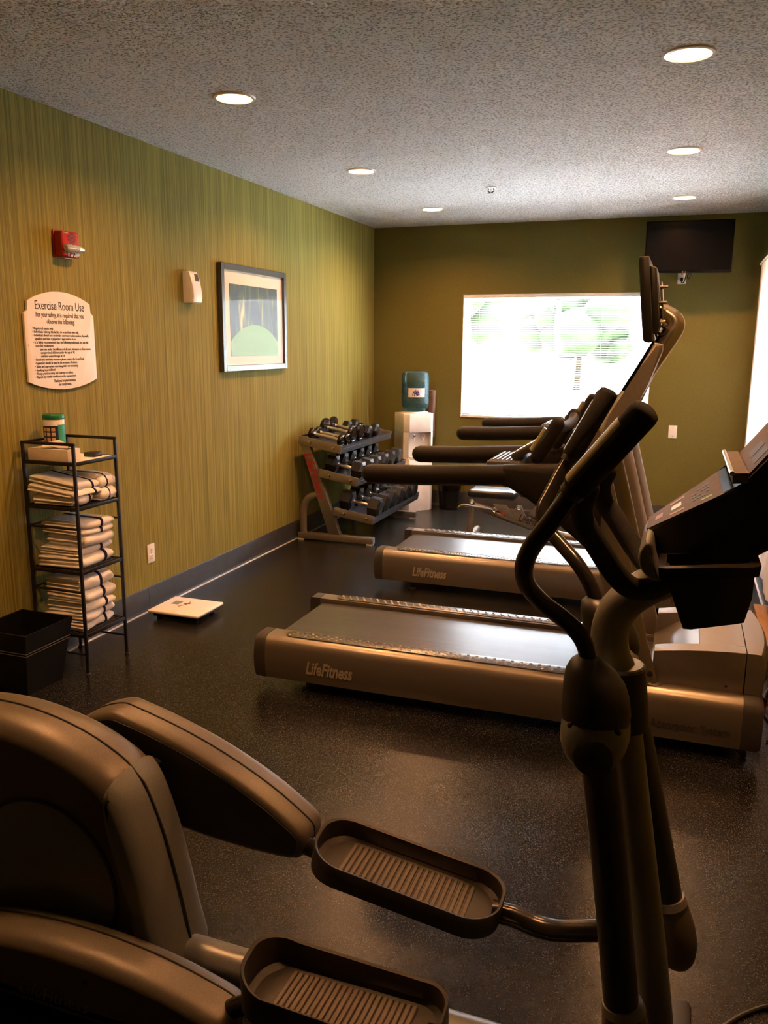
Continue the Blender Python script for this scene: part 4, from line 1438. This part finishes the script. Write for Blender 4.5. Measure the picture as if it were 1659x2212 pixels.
obj('display', MB().prism([(1.632, 1.940), (1.630, 1.940), (1.663, 1.668), (1.665, 1.668)], .20, .55, 'xz'), 'screen_black', sh, local=True, smooth=False)
obj('mount_plate', MB().prism([(1.714, 1.875), (1.720, 1.875), (1.742, 1.695), (1.736, 1.695)], .31, .44, 'xz'), 'steel_handle', tm, local=True, smooth=False)
for z in (1.85, 1.79, 1.715):
    obj('mount_bolt', MB().rod((1.715, .30, z), (1.745, .30, z), .006, 8), 'steel_handle', tm, local=True)
obj('mount_arm', MB().tube([(1.720, scr_y, 1.785), (1.76, scr_y, 1.745)], .022, 12).tube([(1.735, scr_y, 1.71), (1.77, scr_y, 1.68)], .016, 10), 'tread_silver', tm, local=True)
obj('screen_cable', MB().tube([(1.71, .36, 1.69), (1.725, .34, 1.665), (1.75, .34, 1.67), (1.77, .35, 1.70)], .005, 6, 4).tube([(1.70, .40, 1.69), (1.715, .40, 1.65), (1.735, .40, 1.645), (1.755, .40, 1.68)], .004, 6, 4).tube([(1.51, scr_y, 1.225), (1.50, scr_y, 1.19), (1.485, scr_y, 1.17), (1.47, scr_y, 1.18)], .003, 6, 4).tube([(1.512, scr_y, 1.225), (1.515, scr_y, 1.19), (1.50, scr_y, 1.165), (1.49, scr_y, 1.12)], .003, 6, 4), 'cord_black', tm, local=True)

# ------------------------------------------------------------------ elliptical trainer
el = thing('elliptical_trainer', 'dark elliptical trainer with swinging arms and ribbed foot pedals', 'elliptical', (-.85, 1.60, 0))
YC = 1.60
# drive housing
hp = [(-2.04, .03), (-2.05, .28), (-2.00, .47), (-1.88, .62), (-1.75, .675), (-1.62, .684), (-1.50, .672), (-1.39, .645), (-1.305, .610), (-1.243, .57), (-1.207, .51), (-1.168, .41), (-1.138, .30), (-1.112, .18), (-1.096, .09), (-1.09, .03)]
hp = [(p.x, p.y) for p in smooth_path([(q[0], q[1], 0) for q in hp], 4)]
hs = obj('drive_housing', pillow(hp, 1.500, 1.700, .055, .085, 8), 'ell_body', el, angle=60)
sm = MB().tube([(x, YC, z + .0005) for x, z in hp[4:38]] + [(x + .0105, YC, z + .002) for x, z in hp[39:]], .0030, 6)
obj('housing_seam', sm, 'dark_slot', hs)
fp = soft([(-1.243, .566), (-1.203, .51), (-1.163, .40), (-1.133, .28), (-1.108, .16), (-1.088, .05), (-1.18, .05), (-1.205, .17), (-1.235, .30), (-1.265, .42), (-1.275, .49), (-1.268, .54)], 3)
obj('housing_front_panel', pillow(inset_poly(fp, -.005), 1.494, 1.706, .040, .075, 8), 'ell_silver', hs, angle=60)
obj('wheel_cover', MB().lathe([(.004, -.004), (.195, -.003), (.214, .002), (.218, .012)], (-1.455, 1.497, .265), 'y', 64), 'ell_silver', hs)
obj('wheel_groove', MB().lathe([(.217, .0), (.219, -.004), (.227, -.004), (.229, .004)], (-1.455, 1.500, .265), 'y', 64, caps=False), 'ell_dark', hs)
o = obj('warning_ring', MB().lathe([(.016, -.001), (.020, -.0015), (.020, .002), (.016, .002)], (-1.50, 1.503, .575), 'y', 28, caps=False).box((-1.50, 1.503, .575), (.030, .002, .004), Matrix.Rotation(R(40), 3, 'Y')), 'alarm_red', hs)
for x, y, z, r_ in ((-1.30, 1.512, .562, .009), (-1.44, 1.4925, .185, .007)):
    obj('screw_recess', MB().ball((x, y, z), (r_, .004, r_ * .7), 12, 8), 'dark_slot', hs)
# base frame
obj('base_rail', MB().tube([(-1.11, YC, .075), (-.6, YC, .065), (.10, YC, .05)], .045, 16, 4), 'ell_silver', el)
obj('front_foot', MB().span((.05, YC - .30, .0), (.13, YC + .30, .055), .012), 'ell_dark', el)
obj('rear_foot', MB().span((-1.95, YC - .28, .0), (-1.87, YC + .28, .05), .012), 'ell_dark', el)
# post and neck
obj('post', MB().tube([(.075, YC, .03), (.02, YC, .40), (-.045, YC, .80), (-.066, YC, .93)], [.036, .034, .032, .032], 18), 'ell_silver', el)
obj('post_collar', MB().tube([(-.058, YC, .88), (-.066, YC, .94), (-.074, YC, 1.005)], [.046, .047, .046], 24), 'ell_dark', el)
obj('collar_rim', MB().tube([(-.074, YC, 1.003), (-.0745, YC, 1.010)], [.047, .043], 24), 'ell_silver', el)
obj('neck', MB().tube([(-.078, YC, .99), (-.096, YC, 1.035), (-.098, YC, 1.085), (-.080, YC, 1.13), (-.040, YC, 1.168), (.02, YC, 1.205), (.08, YC, 1.25)], .036, 22, 5), 'ell_silver', el)
# pivot axle
obj('pivot_axle', MB().tube([(-.085, 1.40, .945), (-.088, 1.80, .945)], .030, 18), 'ell_silver', el)

def swing_arm(sgn, y, xh, handle, grip, tube_pts, cup_pts):
    """one pendulum: hub, cap, lower tube with its cup, handle bar with foam grip"""
    hx, hz = xh, .945
    arm = obj('swing_arm', MB().tube(tube_pts, .0325, 18, up=(0, 1, 0)), 'ell_dark', el)
    m = MB()
    rings = []
    for k, (yo, s, dz) in enumerate(((-.062, .30, -.012), (-.056, .62, -.008), (-.042, .86, -.004), (-.02, .98, 0), (.01, 1.02, .0), (.05, .98, 0), (.085, .86, 0), (.10, .70, 0))):
        ring = []
        for q in range(28):
            a = 2 * math.pi * q / 28
            rx, rz = .060 * s, .066 * s
            ring.append(V(hx + rx * math.cos(a), y + sgn * yo * 1., hz + dz + rz * math.sin(a)))
        rings.append(ring)
    m.loft(rings)
    hub = obj('pivot_hub', m, 'ell_silver', el, angle=70)
    obj('hub_cap', MB().lathe([(.004, -sgn * .012), (.022, -sgn * .010), (.034, -sgn * .002), (.037, sgn * .012), (.037, sgn * .03)], (hx + .004, y - sgn * .058, hz - .022), 'y', 28), 'ell_dark', hub)
    for dx in (-.037, .040):
        obj('hub_slot', MB().ball((hx + dx, y - sgn * .042, hz + .026), (.0085, .006, .0055), 12, 8, Matrix.Rotation(R(35 if dx > 0 else -35), 3, 'Y')), 'dark_slot', hub)
    m = MB()
    rings = []
    h0 = Vector(handle[0])
    for z, rx, ry, f in ((.962, .0575, .052, 0), (.985, .0605, .062, 0), (1.012, .0585, .060, .1), (1.038, .0535, .053, .3), (1.060, .0435, .044, .65), (1.076, .030, .031, .95), (1.085, .019, .019, 1)):
        cxx = hx + (h0.x - hx) * f
        ring = [V(cxx + rx * math.cos(2 * math.pi * q / 28), y + ry * math.sin(2 * math.pi * q / 28), z) for q in range(28)]
        rings.append(ring)
    m.loft(rings)
    obj('handle_boot', m, 'ell_dark', el, angle=70)
    obj('handle_bar', MB().tube([(h0.x, y, 1.06)] + handle, .0158, 16, 5), 'ell_tube', el, angle=70)
    a, b_ = Vector(grip[0]), Vector(grip[1])
    d_ = (b_ - a).normalized()
    gp = obj('foam_grip', MB().tube([a - d_ * .004, a, b_ - d_ * .012, b_ - d_ * .004, b_], [.020, .0228, .0228, .021, .014], 20), 'foam', el, angle=50)
    nrm = V(-d_.z, 0, d_.x).normalized()
    if nrm.z < 0:
        nrm = -nrm
    off = nrm * .0065 + V(0, -.002 * sgn, 0)
    obj('pulse_plate', MB().tube([a + d_ * .004 + off, b_ - d_ * .038 + off], .0178, 16), 'steel_handle', gp, angle=70)
    obj('grip_collar', MB().tube([a - d_ * .016, a + d_ * .006], [.0195, .0215], 18), 'ell_dark', gp)
    cp = Vector(cup_pts[0])
    obj('arm_cup', MB().tube(cup_pts, [.036, .042, .046, .046, .036, .012], 20, 4), 'ell_body', el, angle=70)
    obj('cup_rim', MB().tube([Vector(cup_pts[0]) + (Vector(cup_pts[0]) - Vector(cup_pts[1])).normalized() * .006, Vector(cup_pts[0]) - (Vector(cup_pts[0]) - Vector(cup_pts[1])).normalized() * .01], [.0375, .0415], 20), 'ell_silver', el)
swing_arm(1, 1.42, -.103, [(-.123, 1.42, 1.085), (-.130, 1.42, 1.108), (-.145, 1.42, 1.129), (-.169, 1.41, 1.153), (-.203, 1.39, 1.184), (-.224, 1.36, 1.22), (-.226, 1.33, 1.26), (-.211, 1.31, 1.301), (-.185, 1.30, 1.34), (-.146, 1.28, 1.402)],
          ((-.142, 1.279, 1.408), (-.044, 1.24, 1.534)), [(-.098, 1.42, .93), (-.07, 1.42, .75), (-.018, 1.42, .36)], [(-.021, 1.42, .405), (-.016, 1.42, .375), (-.008, 1.42, .33), (.0, 1.42, .28), (.01, 1.42, .245), (.014, 1.42, .225)])
swing_arm(-1, 1.78, -.106, [(-.146, 1.78, 1.085), (-.166, 1.79, 1.122), (-.194, 1.81, 1.153), (-.228, 1.84, 1.178), (-.275, 1.88, 1.214), (-.286, 1.90, 1.245), (-.275, 1.92, 1.277), (-.251, 1.95, 1.333), (-.236, 1.96, 1.362)],
          ((-.233, 1.96, 1.367), (-.158, 2.0, 1.519)), [(-.098, 1.78, .93), (-.042, 1.78, .80), (.062, 1.78, .36)], [(.053, 1.78, .398), (.062, 1.78, .365), (.072, 1.78, .325), (.078, 1.78, .285), (.082, 1.78, .25), (.082, 1.78, .228)])

# fixed handle bars
obj('fixed_handle', MB().tube([(.0, 1.575, 1.192), (-.030, 1.535, 1.186), (-.060, 1.50, 1.194), (-.088, 1.48, 1.222), (-.121, 1.46, 1.275), (-.145, 1.45, 1.317), (-.152, 1.45, 1.345), (-.142, 1.45, 1.378)], .0205, 16, 5, round_ends=True), 'foam', el, angle=70)
obj('fixed_handle', MB().tube([(.0, 1.625, 1.192), (-.034, 1.66, 1.194), (-.064, 1.70, 1.215), (-.111, 1.74, 1.27), (-.137, 1.75, 1.301), (-.145, 1.75, 1.335), (-.135, 1.75, 1.365)], .0205, 16, 5, round_ends=True), 'foam', el, angle=70)

# console
def taper(mb):
    for v in mb.bm.verts:
        f = min(1., max(0., (v.co.x + .045) / .14))
        v.co.y = YC + (v.co.y - YC) * (.40 + .60 * f)
    return mb
cpoly = [(-.045, 1.288), (.0, 1.322), (.045, 1.354), (.093, 1.387), (.108, 1.405), (.235, 1.575), (.262, 1.585), (.29, 1.565), (.235, 1.42), (.185, 1.315), (.11, 1.262), (.03, 1.235), (-.02, 1.232)]
con = obj('console_body', taper(MB().prism(cpoly, 1.455, 1.745, 'xz', .006)), 'console_black', el, angle=30)
def face(pts, th=.003):
    """thin printed sheet lying on the console: four corners given from the near low one round"""
    m = MB()
    a = [Vector(p) for p in pts]
    n_ = (a[1] - a[0]).cross(a[2] - a[0]).normalized()
    if n_.z < 0:
        n_ = -n_
    m.loft([[p - n_ * .001 for p in a], [p + n_ * th for p in a]])
    return m
lowf = [(-.041, 1.543, 1.293), (.092, 1.457, 1.388), (.092, 1.743, 1.388), (-.041, 1.657, 1.293)]
obj('control_sheet', face(lowf), 'face_print', con, smooth=False)
upf = [(.112, 1.46, 1.412), (.232, 1.46, 1.573), (.232, 1.74, 1.573), (.112, 1.74, 1.412)]
obj('display_sheet', face(upf), 'face_print', con, smooth=False)
def onface(F, u, v, h):
    a, b_, c_, d_ = [Vector(p) for p in F]
    lo = a + (b_ - a) * u
    hi = d_ + (c_ - d_) * u
    n_ = (b_ - a).cross(d_ - a).normalized()
    if n_.z < 0:
        n_ = -n_
    return lo + (hi - lo) * v + n_ * h
def patch(F, u0, u1, v0, v1, m, name):
    q = MB()
    q.loft([[onface(F, u, v, .0025) for u, v in ((u0, v0), (u1, v0), (u1, v1), (u0, v1))], [onface(F, u, v, .0036) for u, v in ((u0, v0), (u1, v0), (u1, v1), (u0, v1))]])
    return obj(name, q, m, con, smooth=False)
patch(lowf, .30, .42, .40, .62, 'face_white', 'sticker')
for k in range(4):
    for j in range(4):
        if (k + j) % 4 != 3:
            patch(lowf, .56 + k * .055, .60 + k * .055, .28 + j * .13, .37 + j * .13, 'face_ink', 'button')
patch(lowf, .66, .78, .12, .19, 'face_green', 'start_button')
patch(lowf, .28, .46, .14, .24, 'face_orange', 'button')
patch(lowf, .28, .46, .76, .86, 'face_orange', 'button')
patch(lowf, .10, .19, .30, .60, 'face_orange', 'button')
patch(lowf, .90, .985, .04, .96, 'screen_black', 'lower_display')
dsp = patch(upf, .34, .72, .30, .72, 'screen_black', 'display')
patch(upf, .10, .26, .12, .30, 'face_ink', 'button')
patch(upf, .10, .26, .40, .60, 'face_ink', 'button')
patch(upf, .78, .9, .2, .8, 'face_ink', 'button')
obj('reading_ledge', face([(.088, 1.45, 1.402), (.112, 1.45, 1.404), (.112, 1.75, 1.404), (.088, 1.75, 1.402)], .016), 'face_print', con, smooth=False)
obj('ledge_trim', MB().tube([(.086, 1.447, 1.418), (.086, 1.753, 1.418)], .004, 8), 'steel_handle', con)
# silver shell and accessory tray at the console's near side
shl = soft([(-.040, 1.296), (-.050, 1.276), (-.050, 1.256), (-.042, 1.238), (-.026, 1.226), (-.010, 1.226), (-.016, 1.245), (-.024, 1.266), (-.030, 1.292)], 3)
obj('console_shell', pillow(shl, 1.44, 1.665, .006, .02, 4), 'ell_silver', el, angle=50)
def rr(x0, x1, y0, y1, z, dz=0.):
    return [V(x0, y0, z), V(x0 + .012, y0 - .006, z + dz * .1), V(x1 - .012, y0 - .006, z + dz * .9), V(x1, y0, z + dz), V(x1, y1, z + dz), V(x0, y1, z)]
m = MB()
m.loft([rr(.030, .122, 1.41, 1.475, 1.158, .022), rr(.012, .130, 1.405, 1.48, 1.205, .018), rr(-.006, .130, 1.40, 1.485, 1.252, .018), rr(.0, .124, 1.408, 1.478, 1.252, .018), rr(.03, .118, 1.414, 1.472, 1.172, .02)])
tr = obj('accessory_tray', m, 'console_black', el, angle=40)
m = MB()
m.loft([rr(-.014, .136, 1.392, 1.49, 1.246, .018), rr(-.016, .138, 1.39, 1.49, 1.264, .018), rr(-.004, .126, 1.404, 1.482, 1.266, .018), rr(-.004, .126, 1.404, 1.482, 1.246, .018)], closed=True)
obj('tray_rim', m, 'ell_tube', tr, angle=40)

# foot pedals
def pedal(cx, cy, cz, L, W, tilt, rise, yaw=0.):
    rot = Matrix.Rotation(tilt, 3, 'Y')
    if yaw:
        rot = Matrix.Rotation(yaw, 3, 'Z') @ rot
    c0 = V(cx, cy, cz)
    def pt(x, y, z):
        return c0 + rot @ V(x, y, z)
    def outline(w, l, r):
        return rrect(l, w, r, 8)
    def rimh(x, y):
        e = abs(x) / (L / 2)
        return .040 + rise * (1 if x < 0 else .45) * max(0, e - .35) ** 1.3 + (.006 if y > 0 else 0)
    m = MB()
    o_ = outline(W, L, W * .42)
    i_ = outline(W - .016, L - .016, W * .42 - .008)
    k_ = outline(W - .03, L - .04, W * .40 - .01)
    base_ = outline(W - .05, L - .07, W * .36)
    rings = [[pt(x, y, -.022) for x, y in base_], [pt(x, y, -.006) for x, y in o_], [pt(x, y, rimh(x, y)) for x, y in o_], [pt(x * .995, y * .985, rimh(x, y) + .003) for x, y in o_], [pt(x, y, rimh(x, y)) for x, y in i_], [pt(x, y, .012) for x, y in i_], [pt(x, y, .003) for x, y in k_]]
    m.loft(rings)
    p_ = obj('foot_pedal', m, 'pedal_rim', el, angle=40)
    obj('tread_plate', MB().loft([[pt(x, y, .002) for x, y in outline(W - .034, L - .044, W * .38)], [pt(x, y, .0048) for x, y in outline(W - .034, L - .044, W * .38)]]), 'pedal_rim', p_, angle=30)
    n_ = 22
    r0 = None
    for k in range(n_):
        x = -L / 2 + .085 + k * (L - .17) / (n_ - 1)
        if r0 is None:
            q = MB().box((0, 0, 0), (.0108, W - .062, .009), rot, .0015, 1)
            r0 = obj('rib', q, 'pedal', p_, local=True, angle=30)
            r0.location = pt(x, 0, .0066) - root_loc(el)
        else:
            o = r0.copy()
            COL.objects.link(o)
            o.parent = p_
            o.location = pt(x, 0, .0066) - root_loc(el)
    return p_
pedal(-.565, 1.765, .292, .490, .20, R(8.5), .035)
pedal(-.585, 1.405, .222, .455, .185, R(-1), .075, R(-2))

# pedal bars and lever covers
obj('pedal_bar', MB().tube([(-.345, 1.775, .268), (-.29, 1.78, .262), (-.235, 1.78, .250), (-.18, 1.78, .252), (-.10, 1.78, .275), (.06, 1.78, .315)], .026, 16, 5), 'ell_tube', el, angle=70)
obj('pedal_bar', MB().tube([(-.40, 1.41, .222), (-.33, 1.42, .215), (-.25, 1.42, .212), (-.15, 1.42, .235), (-.0, 1.42, .285)], .024, 16, 5), 'chrome', el, angle=70)
far = [(-1.60, .50), (-1.52, .585), (-1.42, .628), (-1.36, .622), (-1.24, .590), (-1.10, .540), (-.96, .472), (-.862, .408), (-.828, .372), (-.838, .322), (-.872, .300), (-1.02, .300), (-1.20, .318), (-1.40, .36), (-1.55, .42)]
far = soft(far, 3)
lv = obj('lever_cover', pillow(far, 1.735, 1.862, .022, .03, 5), 'ell_body', el, angle=50)
obj('lever_seam', MB().tube([(x, 1.798, z + .0004) for x, z in far[3:29]], .0028, 6), 'dark_slot', lv)
obj('lever_side', MB().prism(inset_poly(far, .021), 1.7325, 1.737, 'xz', .001), 'ell_dark', lv, angle=40)
near = soft([(-1.78, .06), (-1.74, .14), (-1.62, .185), (-1.46, .218), (-1.30, .228), (-1.15, .222), (-1.02, .204), (-.92, .180), (-.862, .160), (-.838, .130), (-.848, .085), (-.88, .06), (-1.2, .045), (-1.5, .045)], 3)
lv2 = obj('lever_cover', pillow(near, 1.335, 1.468, .032, .045, 6), 'ell_body', el, angle=50)
obj('lever_seam', MB().tube([(x, 1.425, z + .0004) for x, z in near[3:29]], .0026, 6), 'dark_slot', lv2)
obj('lever_screw', MB().lathe([(.007, 0), (.006, -.002), (.001, -.002)], (-1.20, 1.3345, .17), 'y', 12), 'dark_slot', lv2)
text('lettering', 'LifeFitness', .05, (-1.30, 1.3335, .10), (1, 0, 0), (0, 0, 1), 'ell_silver', lv2, shear=.28, width=.2)
obj('pedal_link', MB().tube([(-.90, 1.775, .345), (-.803, 1.77, .330)], .026, 14), 'ell_tube', el)
obj('pedal_link', MB().tube([(-.90, 1.40, .12), (-.82, 1.405, .17), (-.79, 1.405, .19)], .022, 14), 'ell_tube', el)
obj('crank_axle', MB().tube([(-1.52, 1.53, .36), (-1.52, 1.76, .44)], .03, 14), 'ell_tube', el)

# ------------------------------------------------------------------ right side: cords, tag, wood block
CG = 'black cords on the floor by the right wall'
obj('power_cord', MB().tube([(.38, 3.72, .12), (.44, 3.80, .20), (.48, 3.95, .30), (.50, 4.15, .26), (.52, 4.4, .12), (.53, 4.5, .03)], .008, 8, 6), 'cord_black', tm)
m = MB().tube([(.44, 3.55, .006), (.49, 3.65, .006), (.45, 3.85, .006), (.50, 4.0, .006), (.55, 3.8, .006), (.50, 3.62, .02), (.46, 3.95, .025), (.53, 4.25, .006)], .006, 6, 6)
whole('coiled_cord', m, 'cord_black', (.45, 3.8, 0), 'coiled black cord on the floor in front of the treadmill', 'cord')
whole('thin_cord', MB().tube([(.50, 6.2, .004), (.53, 5.85, .006), (.47, 5.6, .004), (.50, 5.42, .006), (.49, 5.34, .008)], .005, 6, 6), 'cord_black', (.5, 5.5, 0), 'thin black cord running along the right wall to the wood block', 'cord')
whole('orange_tag', MB().box((.405, 3.66, .078), (.004, .08, .15), Matrix.Rotation(R(24), 3, 'Z') @ Matrix.Rotation(R(14), 3, 'Y'), .001), 'tag_orange', (.405, 3.66, .005), 'bright orange tag among the cords by the treadmill', 'tag')
m = MB().span((.505, 4.55, 0), (.582, 5.28, .075), .004)
wb_ = thing('wood_block', 'light brown wooden block on the floor against the right wall', 'wood block', (.545, 4.9, 0))
obj('block', m, 'wood', wb_)
obj('lid_board', MB().span((.500, 4.54, .075), (.584, 5.29, .09), .003), 'wood', wb_)
obj('power_cord', MB().tube([(.10, 1.70, .03), (.18, 1.86, .006), (.27, 1.97, .006), (.36, 2.02, .006), (.5, 2.0, .006), (.575, 1.9, .006)], .006, 8, 6), 'cord_black', el)
